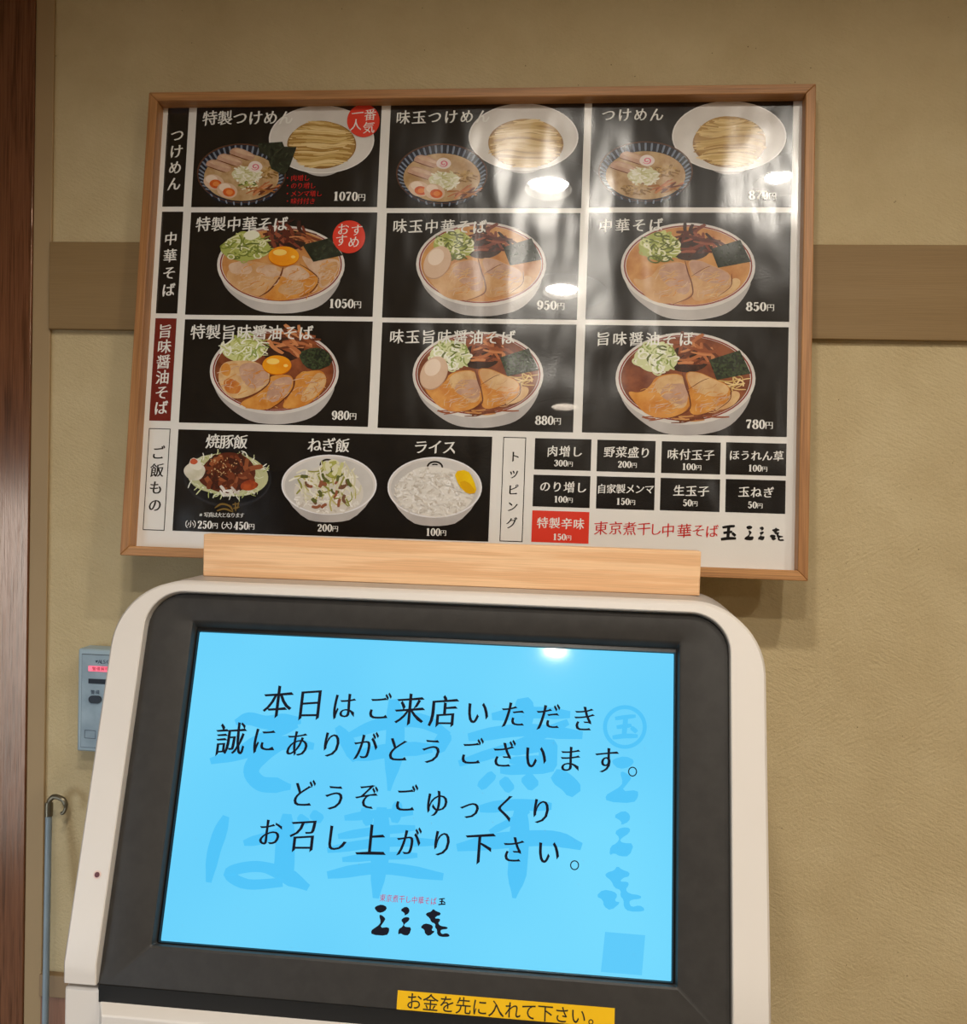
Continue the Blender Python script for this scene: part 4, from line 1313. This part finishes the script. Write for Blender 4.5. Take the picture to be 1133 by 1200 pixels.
# ================================================================== WOODEN BOARD on the machine
plank_w = wood('cedar_board', (240, 190, 142), (252, 208, 162), 'x', 12, .3, .55, (.44, .54))
ztop = float(HP(0, .2105, HO)[2])
b = MB()
b.box((-.3115, -.198, ztop), (.2615, -.178, ztop + .0495), plank_w)
tag(b.build('wooden_board', bevel=.0012), 'pale cedar board with fine level grain standing on top of the ticket machine', 'wooden board')

# ================================================================== SECURITY PANEL
sp = empty('security_panel', (-.5045, 0, 1.1172), 0, 'grey wall-mounted security control box with a red lit strip behind the ticket machine', 'security panel')
grey = plain('panel_grey', (164, 184, 194), .5, (154, 174, 186), 10)
b = MB()
b.box((-.5545, -.030, 1.1172), (-.4545, 0, 1.2594), grey)
b.build('case', sp, bevel=.0025)
b = MB()
b.box((-.5485, -.0312, 1.1232), (-.4605, -.030, 1.2525), plain('panel_line', (70, 76, 82), .5))
b.box((-.5478, -.0318, 1.1239), (-.4612, -.0308, 1.2518), plain('panel_face', (160, 180, 192), .5, (134, 154, 168), 26))
fp = b.build('faceplate', sp)
PW = Plane((0, -.0318, 1.2), 0)
ZP = (80, 745, .1209)
def wpt(x, y, n=0.):
    return PW.at(ZP[0] + x * ZP[2], ZP[1] + y * ZP[2], n)
def wrect(name, x0, y0, x1, y1, m, n=.001, xr=None, label=None):
    a, c_ = wpt(x0, y0), wpt(x1, y1)
    b = MB()
    b.box((a[0], -.0318 - n, 1.2 + c_[1]), (xr if xr is not None else c_[0], -.0318, 1.2 + a[1]), m)
    o = b.build(name, fp)
    if label:
        o['label'] = label
    return o
redlit = lit('red_indicator', (255, 66, 96), 1.1)
wrect('indicator_strip', 198, 290, 400, 352, redlit, .001, -.472, 'glowing red strip')
wrect('dark_strip', 198, 415, 400, 470, plain('dark_window', (40, 46, 56), .5, spec=.2), .001, -.472, 'dark strip')
u, v = wpt(262, 617)
b = MB()
b.grid([rr2(u - .0090, u + .0090, 1.2 + v - .0052, 1.2 + v + .0052, .005, yy) for yy in (-.0316, -.0338)], plain('button_dark', (30, 36, 46), .4, spec=.25), close_cols=True)
b.face(rr2(u - .0090, u + .0090, 1.2 + v - .0052, 1.2 + v + .0052, .005, -.0338), plain('button_dark', (30, 36, 46), .4, spec=.25))
b.build('switch', fp)
p = Print(PW, .0003, .000004).use(*ZP)
pi = plain('panel_ink', (24, 44, 70), .5)
p.poly([(262, 240), (292, 238), (272, 264)], pi)
for ch, x in (('A', 312), ('L', 338), ('S', 364), ('O', 394), ('K', 428)):
    p.glyph(ch, x, 253, 46, pi, 'price', 1.0)
p.build('maker_mark', fp)
p = Print(PW, .0003, .000004).use(*ZP)
for ch, x in (('警', 237), ('備', 283)):
    p.glyph(ch, x, 548, 38, pi, 'gothic')
p.build('switch_label', fp)
p = Print(PW, .0003, .000004).use(*ZP)
for y in (770, 800, 832):
    p.glyph('解', 325, y, 26, pi, 'gothic')
p.build('side_note', fp)
p = Print(PW, .0003, .000004).use(*ZP)
p.rib([(160, 915), (215, 918), (265, 922)], 4, pi, 2, (1, 1))
p.rib([(265, 922), (262, 960), (262, 998)], 4, pi, 2, (1, 1))
p.rib([(160, 915), (158, 990)], 4, pi, 2, (1, 1))
p.rib([(158, 990), (262, 998)], 4, pi, 2, (1, 1))
p.build('outlined_box', fp)
p = Print(PW, .0012, .000004).use(*ZP)
for i, ch in enumerate('警備解除'):
    p.glyph(ch, 250 + i * 42, 322, 36, plain('indicator_ink', (150, 30, 50), .5), 'gothic')
p.build('lettering', fp)

# ================================================================== HOOK POLE
pl = empty('hook_pole', (-.5290, -.150, 0), 0, 'thin grey metal hook pole leaning against the wall at the left', 'hook pole')
steel = plain('pole_grey', (138, 154, 164), .4, (128, 144, 154), 20)
brass = plain('hook_metal', (112, 104, 86), .35, metal=.7)
A, Bm = np.array([-.5975, -.024, 1.034]), np.array([-.5290, -.150, 0.006])
b = MB()
b.tube([A, (A + Bm) / 2, Bm], .0044, steel, 14)
b.build('shaft', pl)
b = MB()
b.tube([A + (Bm - A) * .012, A - (Bm - A) * .006], [.0056, .0056], brass, 14)
b.build('collar', pl)
b = MB()
hk = [A, A + [.002, -.001, .010], A + [.008, -.001, .0155], A + [.016, -.001, .0145], A + [.0225, -.001, .011], A + [.0255, -.001, .003], A + [.023, -.001, -.005], A + [.018, -.001, -.008]]
b.tube(smooth_path(hk, 4), [.0036] * 20 + [.0026] * 8 + [.0012], brass, 10)
b.build('hook', pl)
b = MB()
b.tube([Bm + [0, 0, .004], Bm + [0, 0, -.006]], .0062, gap_m, 14)
b.build('rubber_tip', pl)
